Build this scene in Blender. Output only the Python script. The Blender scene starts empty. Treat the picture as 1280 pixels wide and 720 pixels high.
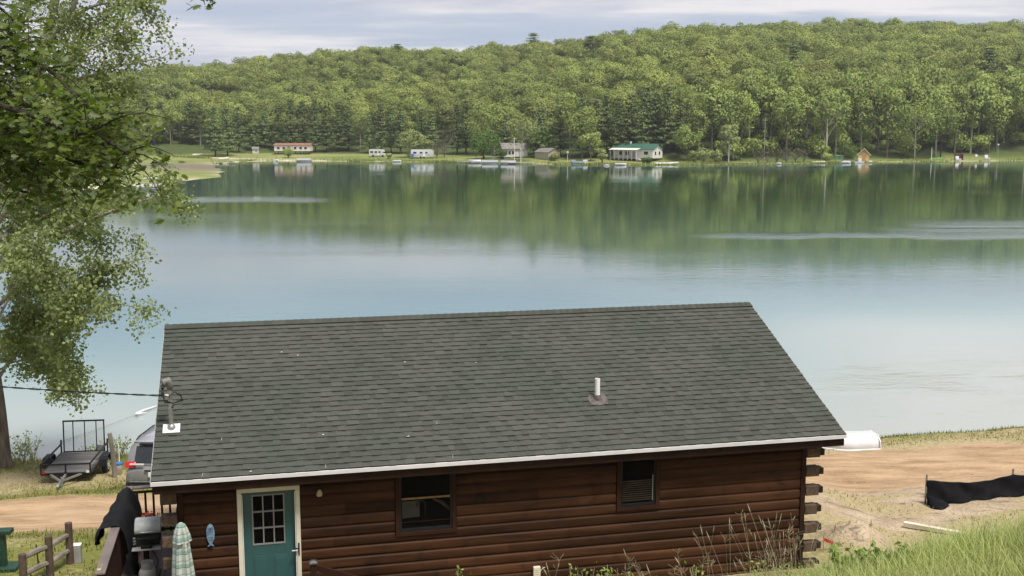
import bpy, math, random
import numpy as np
from mathutils import Vector, Matrix
random.seed(7); RNG = np.random.default_rng(11)
sc = bpy.context.scene; col = sc.collection; R = math.radians

# ------------------------------------------------------------------ camera, world, sun, exposure
FPX, YH, CZ = 1390.0, 157.0, 12.0
PITCH = math.atan((360-YH)/FPX)
cd = bpy.data.cameras.new('camera'); cam = bpy.data.objects.new('camera', cd); col.objects.link(cam)
cam.location = (0, 0, CZ); cam.rotation_euler = (math.pi/2-PITCH, 0, 0)
cd.sensor_width = 36; cd.lens = 36*FPX/1280; cd.clip_start = .1; cd.clip_end = 6000
sc.camera = cam

SUN_AZ, SUN_EL = R(140), R(64)            # azimuth clockwise from +Y (view direction)
world = bpy.data.worlds.new('World'); sc.world = world; world.use_nodes = True
nt = world.node_tree; N = nt.nodes; Lk = nt.links
bg = N['Background']; bg.inputs['Strength'].default_value = .085
sky = N.new('ShaderNodeTexSky'); sky.sky_type = 'NISHITA'; sky.sun_disc = False
sky.sun_elevation = SUN_EL; sky.sun_rotation = SUN_AZ; sky.dust_density = 2.0; sky.altitude = 200
tc = N.new('ShaderNodeTexCoord')
sep = N.new('ShaderNodeSeparateXYZ'); Lk.new(tc.outputs['Generated'], sep.inputs[0])
def wm(op, a, b=None, c=None):
    n = N.new('ShaderNodeMath'); n.operation = op
    for i, s in enumerate((a, b, c)):
        if s is None: continue
        if isinstance(s, (int, float)): n.inputs[i].default_value = s
        else: Lk.new(s, n.inputs[i])
    return n.outputs[0]
zz = wm('ADD', wm('MAXIMUM', sep.outputs[2], 0.0), .06)
px_ = wm('DIVIDE', sep.outputs[0], zz); py_ = wm('DIVIDE', sep.outputs[1], zz)
cmb = N.new('ShaderNodeCombineXYZ'); Lk.new(px_, cmb.inputs[0]); Lk.new(py_, cmb.inputs[1])
def wnoise(scale, detail, off, rough=.55):
    mp = N.new('ShaderNodeMapping'); mp.inputs['Location'].default_value = off
    mp.inputs['Scale'].default_value = scale; Lk.new(cmb.outputs[0], mp.inputs[0])
    n = N.new('ShaderNodeTexNoise'); n.inputs['Scale'].default_value = 1; n.inputs['Detail'].default_value = detail
    n.inputs['Roughness'].default_value = rough; Lk.new(mp.outputs[0], n.inputs['Vector']); return n.outputs['Fac']
def wramp(src, a, b):
    m = N.new('ShaderNodeMapRange'); m.interpolation_type = 'SMOOTHSTEP'; Lk.new(src, m.inputs[0])
    m.inputs[1].default_value = a; m.inputs[2].default_value = b; return m.outputs[0]
def wmix(f, a, b):
    m = N.new('ShaderNodeMix'); m.data_type = 'RGBA'
    for i, s in ((0, f), (6, a), (7, b)):
        if isinstance(s, (int, float)): m.inputs[i].default_value = s
        elif isinstance(s, tuple): m.inputs[i].default_value = s+(1,)
        else: Lk.new(s, m.inputs[i])
    return m.outputs[2]
n1 = wnoise((.16, .55, 1), 5, (3.1, 1.7, 0)); n2 = wnoise((.55, .75, 1), 6, (8.3, 4.2, 0))
cl = wramp(wm('ADD', wm('MULTIPLY', n1, .72), wm('MULTIPLY', n2, .28)), .41, .56)
def wgauss(v, c, w): return wm('POWER', 2.718, wm('MULTIPLY', wm('POWER', wm('ABSOLUTE', wm('DIVIDE', wm('SUBTRACT', v, c), w)), 2), -1.0))
zc_ = sep.outputs[2]; azx = wm('DIVIDE', sep.outputs[0], wm('MAXIMUM', sep.outputs[1], .05))
glarebank = wm('MULTIPLY', wgauss(zc_, .232, .035), wgauss(azx, .40, .13))          # unseen bright cloud bank, added to throw glare on the near right water
cl = wm('MULTIPLY', cl, wm('SUBTRACT', 1.0, wm('MULTIPLY', wgauss(zc_, .175, .035), .65)))
cl = wm('MINIMUM', wm('ADD', wm('ADD', cl, wm('MULTIPLY', wm('MULTIPLY', wgauss(zc_, .106, .018), n2), .8)), wm('MULTIPLY', glarebank, .9)), 1.0)
base = wmix(.80, sky.outputs[0], (3.9, 4.5, 5.8))           # thin veil over the blue
lit = wmix(wramp(n2, .38, .62), (4.9, 5.1, 5.8), (7.2, 7.0, 7.1))
allc = wmix(cl, base, lit)
allc = wmix(wm('MULTIPLY', glarebank, wramp(n2, .35, .6)), allc, (15, 14.8, 14.4)); Lk.new(allc, bg.inputs['Color'])

sd_ = bpy.data.lights.new('sun', 'SUN'); sd_.energy = 3.4; sd_.angle = R(14); sd_.color = (1, .95, .87)
sun = bpy.data.objects.new('sun', sd_); col.objects.link(sun); sun.location = (30, -30, 60)
sdir = Vector((math.sin(SUN_AZ)*math.cos(SUN_EL), math.cos(SUN_AZ)*math.cos(SUN_EL), math.sin(SUN_EL)))
sun.rotation_euler = (-sdir).to_track_quat('-Z', 'Y').to_euler()
sc.view_settings.view_transform = 'Standard'; sc.view_settings.look = 'None'
sc.view_settings.exposure = .55; sc.view_settings.gamma = 1; sc.view_settings.use_curve_mapping = False
sc.render.engine = 'CYCLES'

def at(px, py, d):                        # point seen at photo pixel (px,py) at distance d along +Y
    s = math.sin(PITCH); c = math.cos(PITCH)
    X = (px-640)/FPX; U = -(py-360)/FPX
    v = Vector((X, c+U*s, -s+U*c)); return Vector((0, 0, CZ)) + v*(d/v.y)
def atz(px, py, z):
    p = at(px, py, 1.0)-Vector((0, 0, CZ)); return Vector((0, 0, CZ)) + p*((z-CZ)/p.z)

# ------------------------------------------------------------------ generic helpers
def tag(o, label=None, cat=None, group=None, kind=None):
    if label: o['label'] = label
    if cat: o['category'] = cat
    if group: o['group'] = group
    if kind: o['kind'] = kind
    return o
def thing(name, label, cat, loc=(0, 0, 0), rz=0, group=None):
    o = bpy.data.objects.new(name, None); col.objects.link(o); o.empty_display_size = .3
    o.location = loc; o.rotation_euler = (0, 0, rz); return tag(o, label, cat, group)
def copy_tree(o, parent=None):
    c = o.copy(); col.objects.link(c)
    if parent: c.parent = parent
    for ch in list(o.children): copy_tree(ch, c)
    return c
def np_mesh(name, V, F, k, tint=None, smooth=False, dom='FACE'):
    V = np.asarray(V, np.float32); F = np.asarray(F, np.int32)
    me = bpy.data.meshes.new(name); me.vertices.add(len(V)); me.vertices.foreach_set('co', V.ravel())
    me.loops.add(len(F)*k); me.loops.foreach_set('vertex_index', F.ravel())
    me.polygons.add(len(F)); me.polygons.foreach_set('loop_start', np.arange(len(F), dtype=np.int32)*k)
    me.update(calc_edges=True)
    if smooth: me.polygons.foreach_set('use_smooth', np.ones(len(F), bool))
    if tint is not None:
        a = me.attributes.new('tint', 'FLOAT', dom); a.data.foreach_set('value', np.asarray(tint, np.float32))
    me.validate(); return me
def link(name, me, m, parent=None, loc=None):
    o = bpy.data.objects.new(name, me); col.objects.link(o)
    if m is not None and not me.materials: me.materials.append(m)
    if parent: o.parent = parent
    if loc is not None: o.location = loc
    return o
class MB:
    def __init__(s): s.v = []; s.f = []; s.t = []
    def add(s, vs, fs, t=1.0):
        n = len(s.v); s.v += [tuple(p) for p in vs]
        for f in fs: s.f.append(tuple(i+n for i in f)); s.t.append(t)
        return s
    def box(s, x0, x1, y0, y1, z0, z1, M=None, t=1.0):
        P = [Vector((x, y, z)) for z in (z0, z1) for y in (y0, y1) for x in (x0, x1)]
        if M is not None: P = [M @ p for p in P]
        return s.add(P, [(0, 2, 3, 1), (4, 5, 7, 6), (0, 1, 5, 4), (2, 6, 7, 3), (0, 4, 6, 2), (1, 3, 7, 5)], t)
    def beam(s, a, b, w, h=None, t=1.0, up=Vector((0, 0, 1))):
        a = Vector(a); b = Vector(b); h = h or w; d = (b-a).normalized()
        if abs(d.dot(up)) > .98: up = Vector((0, 1, 0))
        r = d.cross(up).normalized(); u = r.cross(d)
        P = [q+r*i*w/2+u*j*h/2 for q in (a, b) for (i, j) in ((-1, -1), (1, -1), (1, 1), (-1, 1))]
        return s.add(P, [(3, 2, 1, 0), (4, 5, 6, 7), (0, 1, 5, 4), (1, 2, 6, 5), (2, 3, 7, 6), (3, 0, 4, 7)], t)
    def tube(s, pts, rad, n=8, t=1.0, cap=True):
        pts = [Vector(p) for p in pts]
        if isinstance(rad, (int, float)): rad = [rad]*len(pts)
        V = []; ref = Vector((.31, .2, .93))
        for i, p in enumerate(pts):
            d = (pts[min(i+1, len(pts)-1)]-pts[max(i-1, 0)]).normalized()
            r = d.cross(ref)
            if r.length < .05: r = d.cross(Vector((1, 0, 0)))
            r.normalize(); u = r.cross(d)
            V += [p+(r*math.cos(2*math.pi*k/n)+u*math.sin(2*math.pi*k/n))*rad[i] for k in range(n)]
        F = [(i*n+k, i*n+(k+1) % n, (i+1)*n+(k+1) % n, (i+1)*n+k) for i in range(len(pts)-1) for k in range(n)]
        if cap: F += [tuple(reversed(range(n))), tuple((len(pts)-1)*n+k for k in range(n))]
        return s.add(V, F, t)
    def lathe(s, prof, c=(0, 0, 0), n=16, t=1.0, M=None):
        V = [Vector((c[0]+r*math.cos(2*math.pi*k/n), c[1]+r*math.sin(2*math.pi*k/n), c[2]+z)) for r, z in prof for k in range(n)]
        if M is not None: V = [M @ p for p in V]
        F = [(i*n+k, i*n+(k+1) % n, (i+1)*n+(k+1) % n, (i+1)*n+k) for i in range(len(prof)-1) for k in range(n)]
        F += [tuple(reversed(range(n))), tuple((len(prof)-1)*n+k for k in range(n))]
        return s.add(V, F, t)
    def prism(s, poly, x0, x1, axis=0, t=1.0):       # polygon in the other two axes, extruded along axis
        n = len(poly)
        def mk(a, p): return [(a, p[0], p[1]), (p[0], a, p[1]), (p[0], p[1], a)][axis]
        V = [mk(a, p) for a in (x0, x1) for p in poly]
        F = [tuple(range(n)), tuple(reversed(range(n, 2*n)))]+[(i, n+i, n+(i+1) % n, (i+1) % n) for i in range(n)]
        return s.add(V, F, t)
    def grid(s, P, nu, nv, t=1.0):                   # P row-major nu x nv
        return s.add(P, [(i*nv+j, i*nv+j+1, (i+1)*nv+j+1, (i+1)*nv+j) for i in range(nu-1) for j in range(nv-1)], t)
    def build(s, name, m, parent=None, bevel=0, smooth=False, solid=0, fix=True, loc=None):
        me = bpy.data.meshes.new(name); me.from_pydata(s.v, [], s.f); me.update()
        a = me.attributes.new('tint', 'FLOAT', 'FACE'); a.data.foreach_set('value', np.array(s.t, np.float32))
        if fix:
            import bmesh
            b = bmesh.new(); b.from_mesh(me); bmesh.ops.recalc_face_normals(b, faces=b.faces); b.to_mesh(me); b.free()
        if smooth: me.polygons.foreach_set('use_smooth', np.ones(len(me.polygons), bool))
        o = link(name, me, m, parent, loc)
        if solid:
            md = o.modifiers.new('solid', 'SOLIDIFY'); md.thickness = solid; md.offset = 0
        if bevel:
            md = o.modifiers.new('bevel', 'BEVEL'); md.width = bevel; md.segments = 2; md.limit_method = 'ANGLE'; md.angle_limit = R(40)
        return o

# ------------------------------------------------------------------ materials
def newmat(name):
    m = bpy.data.materials.new(name); m.use_nodes = True
    return m, m.node_tree.nodes, m.node_tree.links, m.node_tree.nodes['Principled BSDF']
def nmath(ns, ls, op, a, b=None, clamp=False):
    n = ns.new('ShaderNodeMath'); n.operation = op; n.use_clamp = clamp
    for i, s in enumerate((a, b)):
        if s is None: continue
        if isinstance(s, (int, float)): n.inputs[i].default_value = s
        else: ls.new(s, n.inputs[i])
    return n.outputs[0]
def nmix(ns, ls, f, a, b, typ='MIX'):
    m = ns.new('ShaderNodeMix'); m.data_type = 'RGBA'; m.blend_type = typ
    for i, s in ((0, f), (6, a), (7, b)):
        if isinstance(s, (int, float)): m.inputs[i].default_value = s
        elif isinstance(s, tuple): m.inputs[i].default_value = s[:3]+(1,)
        else: ls.new(s, m.inputs[i])
    return m.outputs[2]
def nnoise(ns, ls, scale, detail=4, vec=None, stretch=None, rough=.55, coord='Object'):
    if vec is None:
        t = ns.new('ShaderNodeTexCoord'); vec = t.outputs[coord]
    if stretch:
        mp = ns.new('ShaderNodeMapping'); mp.inputs['Scale'].default_value = stretch; ls.new(vec, mp.inputs[0]); vec = mp.outputs[0]
    n = ns.new('ShaderNodeTexNoise'); n.inputs['Scale'].default_value = scale; n.inputs['Detail'].default_value = detail
    n.inputs['Roughness'].default_value = rough; ls.new(vec, n.inputs['Vector']); return n.outputs['Fac']
def nrange(ns, ls, s, a, b, c=0, d=1):
    m = ns.new('ShaderNodeMapRange'); ls.new(s, m.inputs[0])
    for i, v in enumerate((a, b, c, d)): m.inputs[i+1].default_value = v
    return m.outputs[0]
def nattr(ns, name):
    a = ns.new('ShaderNodeAttribute'); a.attribute_name = name; return a.outputs['Fac']
def simple(name, c, rough=.6, var=.25, scale=6, metal=0, bump=.0, bscale=30, stretch=None, tint=False, spec=.5, dirt=None):
    m, ns, ls, p = newmat(name)
    f = nnoise(ns, ls, scale, 5, stretch=stretch)
    lo = tuple(x*(1-var) for x in c); hi = tuple(min(1, x*(1+var)) for x in c)
    cc = nmix(ns, ls, nrange(ns, ls, f, .3, .7), lo, hi)
    if dirt: cc = nmix(ns, ls, nrange(ns, ls, nnoise(ns, ls, scale*.6, 6), .55, .75), cc, dirt)
    if tint:
        t = nattr(ns, 'tint'); cmbn = ns.new('ShaderNodeCombineXYZ')
        for i in range(3): ls.new(t, cmbn.inputs[i])
        cc = nmix(ns, ls, 1.0, cc, cmbn.outputs[0], 'MULTIPLY')
    ls.new(cc, p.inputs['Base Color']); p.inputs['Roughness'].default_value = rough; p.inputs['Metallic'].default_value = metal
    p.inputs['Specular IOR Level'].default_value = spec
    ls.new(nrange(ns, ls, f, .2, .8, max(0, rough-.12), min(1, rough+.12)), p.inputs['Roughness'])
    if bump:
        b = ns.new('ShaderNodeBump'); b.inputs['Strength'].default_value = bump; b.inputs['Distance'].default_value = .02
        ls.new(nnoise(ns, ls, bscale, 5, stretch=stretch), b.inputs['Height']); ls.new(b.outputs[0], p.inputs['Normal'])
    return m
def leafmat(name, dark, light, rnd=.35, transl=.3, rough=.55, spec=.3, yellow=None, coord_var=0):
    m, ns, ls, p = newmat(name)
    t = nattr(ns, 'tint'); oi = ns.new('ShaderNodeObjectInfo')
    c = nmix(ns, ls, t, dark, light)
    if yellow: c = nmix(ns, ls, nrange(ns, ls, oi.outputs['Random'], .35, 1, 0, .8), c, nmix(ns, ls, t, tuple(x*.6 for x in yellow), yellow))
    hsv = ns.new('ShaderNodeHueSaturation'); ls.new(c, hsv.inputs['Color'])
    if coord_var:
        g = ns.new('ShaderNodeNewGeometry')
        ls.new(nrange(ns, ls, nnoise(ns, ls, coord_var, 3, vec=g.outputs['Position']), .3, .7, 1-rnd, 1+rnd), hsv.inputs['Value'])
    else:
        ls.new(nrange(ns, ls, nmath(ns, ls, 'FRACT', nmath(ns, ls, 'MULTIPLY', oi.outputs['Random'], 17.3)), 0, 1, 1-rnd, 1+rnd), hsv.inputs['Value'])
    p.inputs['Roughness'].default_value = rough; p.inputs['Specular IOR Level'].default_value = spec
    ls.new(hsv.outputs[0], p.inputs['Base Color'])
    tr = ns.new('ShaderNodeBsdfTranslucent'); ls.new(nmix(ns, ls, 1.0, hsv.outputs[0], (1.0, 1.15, .55), 'MULTIPLY'), tr.inputs['Color'])
    mx = ns.new('ShaderNodeMixShader'); mx.inputs[0].default_value = transl
    ls.new(p.outputs[0], mx.inputs[1]); ls.new(tr.outputs[0], mx.inputs[2])
    ls.new(mx.outputs[0], ns['Material Output'].inputs[0]); return m
def glassmat(name, c=(.008, .008, .008), alpha=.5):
    m, ns, ls, p = newmat(name)
    tr = ns.new('ShaderNodeBsdfTransparent'); tr.inputs[0].default_value = (.78, .77, .75, 1)
    p.inputs['Base Color'].default_value = c+(1,); p.inputs['Roughness'].default_value = .04; p.inputs['Specular IOR Level'].default_value = .12
    mx = ns.new('ShaderNodeMixShader'); mx.inputs[0].default_value = alpha
    ls.new(tr.outputs[0], mx.inputs[1]); ls.new(p.outputs[0], mx.inputs[2]); ls.new(mx.outputs[0], ns['Material Output'].inputs[0]); return m

M = {}
M['log'] = simple('stained_log', (.047, .0200, .0092), .62, .5, 5, bump=.25, bscale=18, stretch=(.12, 1, 1.6), tint=True, spec=.12, dirt=(.018, .009, .006))
M['trim'] = simple('stained_trim', (.030, .0125, .0075), .65, .3, 7, stretch=(.3, .3, .3), spec=.12)
M['darktrim'] = simple('dark_trim', (.024, .012, .008), .7, .3, 7, spec=.12)
M['endgrain'] = simple('weathered_log_end', (.085, .058, .040), .8, .4, 14, bump=.3, bscale=40, spec=.2, tint=True)
def shingle_mat():
    m, ns, ls, p = newmat('asphalt_shingles')
    t = nattr(ns, 'tint')
    f = nnoise(ns, ls, 60, 3); g = nnoise(ns, ls, .7, 4)
    c = nmix(ns, ls, nrange(ns, ls, f, .25, .75), (.040, .046, .037), (.076, .083, .068))
    c = nmix(ns, ls, nrange(ns, ls, g, .35, .7), c, nmix(ns, ls, .5, c, (.09, .085, .075)))
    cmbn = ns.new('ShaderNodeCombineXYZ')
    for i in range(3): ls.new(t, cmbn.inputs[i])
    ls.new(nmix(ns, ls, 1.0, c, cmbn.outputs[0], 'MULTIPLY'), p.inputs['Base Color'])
    p.inputs['Roughness'].default_value = .92; p.inputs['Specular IOR Level'].default_value = .2
    b = ns.new('ShaderNodeBump'); b.inputs['Strength'].default_value = .3; b.inputs['Distance'].default_value = .01
    ls.new(nnoise(ns, ls, 130, 2), b.inputs['Height']); ls.new(b.outputs[0], p.inputs['Normal']); return m
M['shingle'] = shingle_mat()
M['white'] = simple('white_paint', (.72, .71, .68), .45, .08, 5, dirt=(.5, .47, .42))
M['whitemetal'] = simple('white_metal', (.74, .73, .74), .4, .06, 4)
M['cream'] = simple('cream_frame', (.62, .59, .48), .5, .08, 5)
M['teal'] = simple('teal_paint', (.026, .086, .088), .4, .1, 4)
M['black'] = simple('black_metal', (.012, .012, .013), .5, .3, 10, spec=.25)
M['steel'] = simple('galvanised_steel', (.36, .37, .36), .4, .2, 14, metal=.7)
M['pvc'] = simple('pvc_pipe', (.78, .77, .74), .4, .05, 4)
M['grey'] = simple('grey_paint', (.3, .3, .29), .5, .15, 6)
M['rubber'] = simple('rubber', (.018, .018, .018), .8, .3, 12)
M['deck'] = simple('deck_boards', (.10, .068, .062), .6, .35, 6, bump=.2, bscale=20, stretch=(1, .1, 1), tint=True)
M['rail'] = simple('rail_cap', (.17, .135, .125), .5, .25, 6, stretch=(1, .15, 1))
M['oldwood'] = simple('grey_weathered_wood', (.19, .165, .14), .85, .35, 7, bump=.3, bscale=25, stretch=(1, 1, .2))
M['fencewood'] = simple('fence_wood', (.085, .055, .042), .75, .4, 7, bump=.3, bscale=20)
M['cloth'] = simple('black_cloth', (.010, .010, .012), .9, .4, 5, bump=.4, bscale=9, spec=.15)
M['silt'] = simple('silt_fabric', (.010, .010, .012), .9, .4, 3, bump=.5, bscale=7, spec=.08)
M['greenpost'] = simple('dark_green_paint', (.012, .045, .03), .5, .3, 8)
M['glass'] = glassmat('window_glass', alpha=.30)
M['darkglass'] = simple('dark_glass', (.02, .024, .028), .08, .2, 2)
M['carpaint'] = simple('grey_car_paint', (.24, .24, .245), .25, .1, 3, metal=.35)
M['carroof'] = simple('pale_car_roof', (.42, .42, .47), .22, .08, 2, metal=.4)
M['redlens'] = simple('red_lens', (.45, .01, .012), .15, .2, 20)
M['blue'] = simple('blue_paint', (.04, .14, .38), .45, .2, 5)
M['blueorn'] = simple('blue_glaze', (.17, .27, .38), .35, .6, 14)
M['red'] = simple('red_paint', (.5, .03, .03), .5, .2, 5)
M['tan'] = simple('tan_siding', (.40, .35, .28), .7, .12, 3)
M['cottage'] = simple('pale_siding', (.55, .53, .49), .7, .1, 3)
M['offwhite'] = simple('offwhite_siding', (.66, .64, .60), .6, .08, 3)
M['pinkwhite'] = simple('pinkish_siding', (.66, .60, .57), .6, .08, 3)
M['redroof'] = simple('red_roof', (.25, .115, .085), .7, .25, 1.5)
M['greenroof'] = simple('green_metal_roof', (.04, .115, .08), .45, .15, 1.5)
M['greyroof'] = simple('grey_roof', (.19, .175, .155), .85, .2, 1.5)
M['pinewood'] = simple('fresh_pine', (.68, .46, .22), .6, .15, 3)
M['boatwhite'] = simple('boat_white', (.58, .58, .585), .35, .08, 4)
M['lime'] = simple('lime_plastic', (.22, .55, .08), .4, .1, 4)
M['mint'] = simple('mint_paint', (.17, .38, .24), .5, .15, 4)
M['maroon'] = simple('maroon_paint', (.15, .06, .05), .6, .2, 4)
M['dockwood'] = simple('dock_wood', (.42, .39, .34), .8, .2, 3)
M['plank'] = simple('pale_plank', (.60, .55, .44), .75, .15, 4)
M['bark'] = simple('rough_bark', (.135, .115, .092), .95, .45, 3.5, bump=.9, bscale=9, stretch=(2.5, 2.5, .5), spec=.15)
M['palebark'] = simple('pale_bark', (.30, .28, .24), .9, .35, 2, bump=.3, bscale=6, spec=.15)
M['whitebark'] = simple('birch_bark', (.50, .48, .42), .85, .3, 2, spec=.15)
M['darkbark'] = simple('dark_bark', (.045, .036, .028), .95, .4, 5, bump=.5, bscale=14, spec=.1)
M['greybark'] = simple('bare_grey_wood', (.20, .18, .16), .9, .3, 3, spec=.1)
M['oakleaf'] = leafmat('hill_foliage', (.12, .155, .042), (.29, .335, .10), .26, .24, .7, .15, yellow=(.335, .36, .105))
M['pineleaf'] = leafmat('pine_foliage', (.085, .125, .050), (.21, .27, .105), .28, .15, .75, .12)
M['midleaf'] = leafmat('shore_foliage', (.13, .18, .048), (.34, .40, .12), .24, .24, .7, .15)
M['paleleaf'] = leafmat('pale_foliage', (.17, .20, .07), (.34, .38, .15), .12, .25, .7, .15)
M['deepleaf'] = leafmat('deep_green_foliage', (.05, .10, .022), (.11, .18, .036), .12, .2, .7, .15)
M['cotton'] = leafmat('poplar_leaves', (.115, .155, .045), (.285, .33, .13), .25, .35, .5, .35, coord_var=.5)
M['maple'] = leafmat('maple_leaves', (.052, .085, .013), (.155, .20, .036), .3, .45, .45, .4, coord_var=.8)
M['grass'] = leafmat('grass_blades', (.17, .23, .055), (.46, .47, .20), .25, .4, .6, .25, coord_var=.6)
M['straw'] = leafmat('straw_stalks', (.22, .19, .11), (.50, .45, .31), .2, .2, .8, .15, coord_var=2)
M['lawn'] = leafmat('lawn_blades', (.11, .14, .03), (.36, .30, .12), .15, .25, .8, .15, coord_var=.8)
M['reed'] = leafmat('reed_blades', (.14, .19, .05), (.36, .38, .14), .3, .3, .7, .15, coord_var=.08)
M['weed'] = leafmat('weed_leaves', (.15, .24, .05), (.34, .43, .12), .2, .35, .6, .25, coord_var=.8)

# ------------------------------------------------------------------ terrain
YAW = .22902; CA, SA = math.cos(YAW), math.sin(YAW)
HX, HY, HZ = -5.793, 17.168, 3.7
def vof(x, y): return y*CA-x*SA
def vnoise(x, y, seed=0):
    x = np.asarray(x, float); y = np.asarray(y, float)
    xi = np.floor(x).astype(np.int64); yi = np.floor(y).astype(np.int64); xf = x-xi; yf = y-yi
    def h(a, b):
        n = (a*374761393+b*668265263+seed*974711) & 0x7fffffff
        n = ((n ^ (n >> 13))*1274126177) & 0x7fffffff
        return ((n ^ (n >> 16)) & 0xffff)/65535.
    sx = xf*xf*(3-2*xf); sy = yf*yf*(3-2*yf)
    return (h(xi, yi)*(1-sx)+h(xi+1, yi)*sx)*(1-sy)+(h(xi, yi+1)*(1-sx)+h(xi+1, yi+1)*sx)*sy
def fbm(x, y, seed=0, o=4):
    s = 0; a = .5; f = 1
    for i in range(o): s = s+a*vnoise(np.asarray(x)*f, np.asarray(y)*f, seed+i*13); a *= .5; f *= 2.03
    return s
def sstep(a, b, x): t = np.clip((np.asarray(x, float)-a)/(b-a), 0, 1); return t*t*(3-2*t)
PV = [-60, -20, -6, 0, 6, 11, 13.5, 15, 16.6, 18, 24, 26.3, 28, 30, 31.5, 34, 37.5, 39.2, 40.2, 40.9, 43, 60, 90]
PZ = [24, 16, 12.2, 10.4, 8.3, 6.45, 5.5, 4.6, 3.85, 3.66, 3.4, 2.75, 2.5, 2.4, 1.95, 1.3, 1.0, .8, .25, -.1, -.8, -4, -5]
def gz(x, y):
    x = np.asarray(x, float); y = np.asarray(y, float); v = vof(x, y)
    wob = .8*(fbm(x*.13, y*0+3.3, 5, 3)-.45)*sstep(30, 38, v)
    sh_ = np.interp(x, [-13, 11, 22, 60], [0, 4.3, 4.8, 6.5])*sstep(30, 36, v)
    z = np.interp(v+wob+sh_, PV, PZ)
    z = z+sstep(2.1, 7.5, x)*.72*np.exp(-((v-11.3)/2.4)**2)
    z = z+.42*np.exp(-((x-7.2)/.75)**2-((y-21.8)/.6)**2)*(1+1.6*(fbm(x*2.2, y*2.2, 9)-.5))
    z = z+(fbm(x*.55, y*.55, 3)-.47)*.16*sstep(-5, 5, v)*(1-sstep(38, 41, v))
    z = z-.55*sstep(6.5, 9, x)*(1-sstep(24.3, 27.5, v))*sstep(17, 19.5, v)
    rc = road_c(x); z = z-.05*np.exp(-((v-rc-.75)/.22)**2)-.05*np.exp(-((v-rc+.75)/.22)**2)
    return z
def road_c(x): return np.interp(x, [-20, -11, 12, 20], [28.2, 28.1, 26.5, 26.2])
def road_mask(x, y):
    v = vof(x, y); w = np.interp(x, [-11, 10], [1.75, 2.0])+1.1*(fbm(x*.5, y*.5, 21)-.47)
    return 1-sstep(.75, 1.15, np.abs(v-road_c(x))/w)
def dry_mask(x, y):
    v = vof(x, y)
    d = fbm(np.asarray(x)*.28, np.asarray(y)*.45, 31)*1.5-.28
    left = (np.asarray(x) < 0)
    d = d+.42*sstep(5.5, 8, x)*(1-sstep(28, 31, v)) + np.where(left, .45*np.exp(-((v-34.5)/2.2)**2)*np.exp(-((np.asarray(x)+16)/4.)**2)-.35*np.exp(-((v-32.6)/1.3)**2)*np.exp(-((np.asarray(x)+11.5)/2.5)**2), .1-.55*sstep(29.5, 31, v))
    return np.clip(d, 0, 1)
def bare_mask(x, y):
    x = np.asarray(x, float); y = np.asarray(y, float); v = vof(x, y)
    b = np.exp(-((x-7.4)/1.2)**2-((y-21.9)/.95)**2)
    b = np.maximum(b, sstep(.40, .56, fbm(x*.45+9, y*.9, 44))*sstep(6, 8, x)*sstep(19.5, 21, v)*(1-sstep(25.5, 26.5, v)))
    b = np.maximum(b, .8*sstep(.42, .55, fbm(x*.6, y*1.2, 47))*np.exp(-((v-30.6)/.8)**2)*(x < 0))
    return np.clip(b, 0, 1)
def grid_mesh(name, xs, ys, zf):
    X, Y = np.meshgrid(xs, ys); Z = zf(X, Y); nx, ny = len(xs), len(ys)
    V = np.stack([X.ravel(), Y.ravel(), Z.ravel()], 1); i = np.arange(nx*ny).reshape(ny, nx)
    F = np.stack([i[:-1, :-1].ravel(), i[:-1, 1:].ravel(), i[1:, 1:].ravel(), i[1:, :-1].ravel()], 1)
    me = np_mesh(name, V, F, 4, smooth=True); return me, V[:, 0], V[:, 1], V[:, 2]
def gpx(px, py, dz=0.):                 # where the sight line through a photo pixel meets the near ground
    lo = 14.
    for k in range(900):
        p = at(px, py, lo)
        if p.z < float(gz(p.x, p.y)): break
        lo += .04
    return Vector((p.x, p.y, float(gz(p.x, p.y))+dz))
def fattr(me, name, val):
    a = me.attributes.new(name, 'FLOAT', 'POINT'); a.data.foreach_set('value', np.asarray(val, np.float32))

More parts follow.
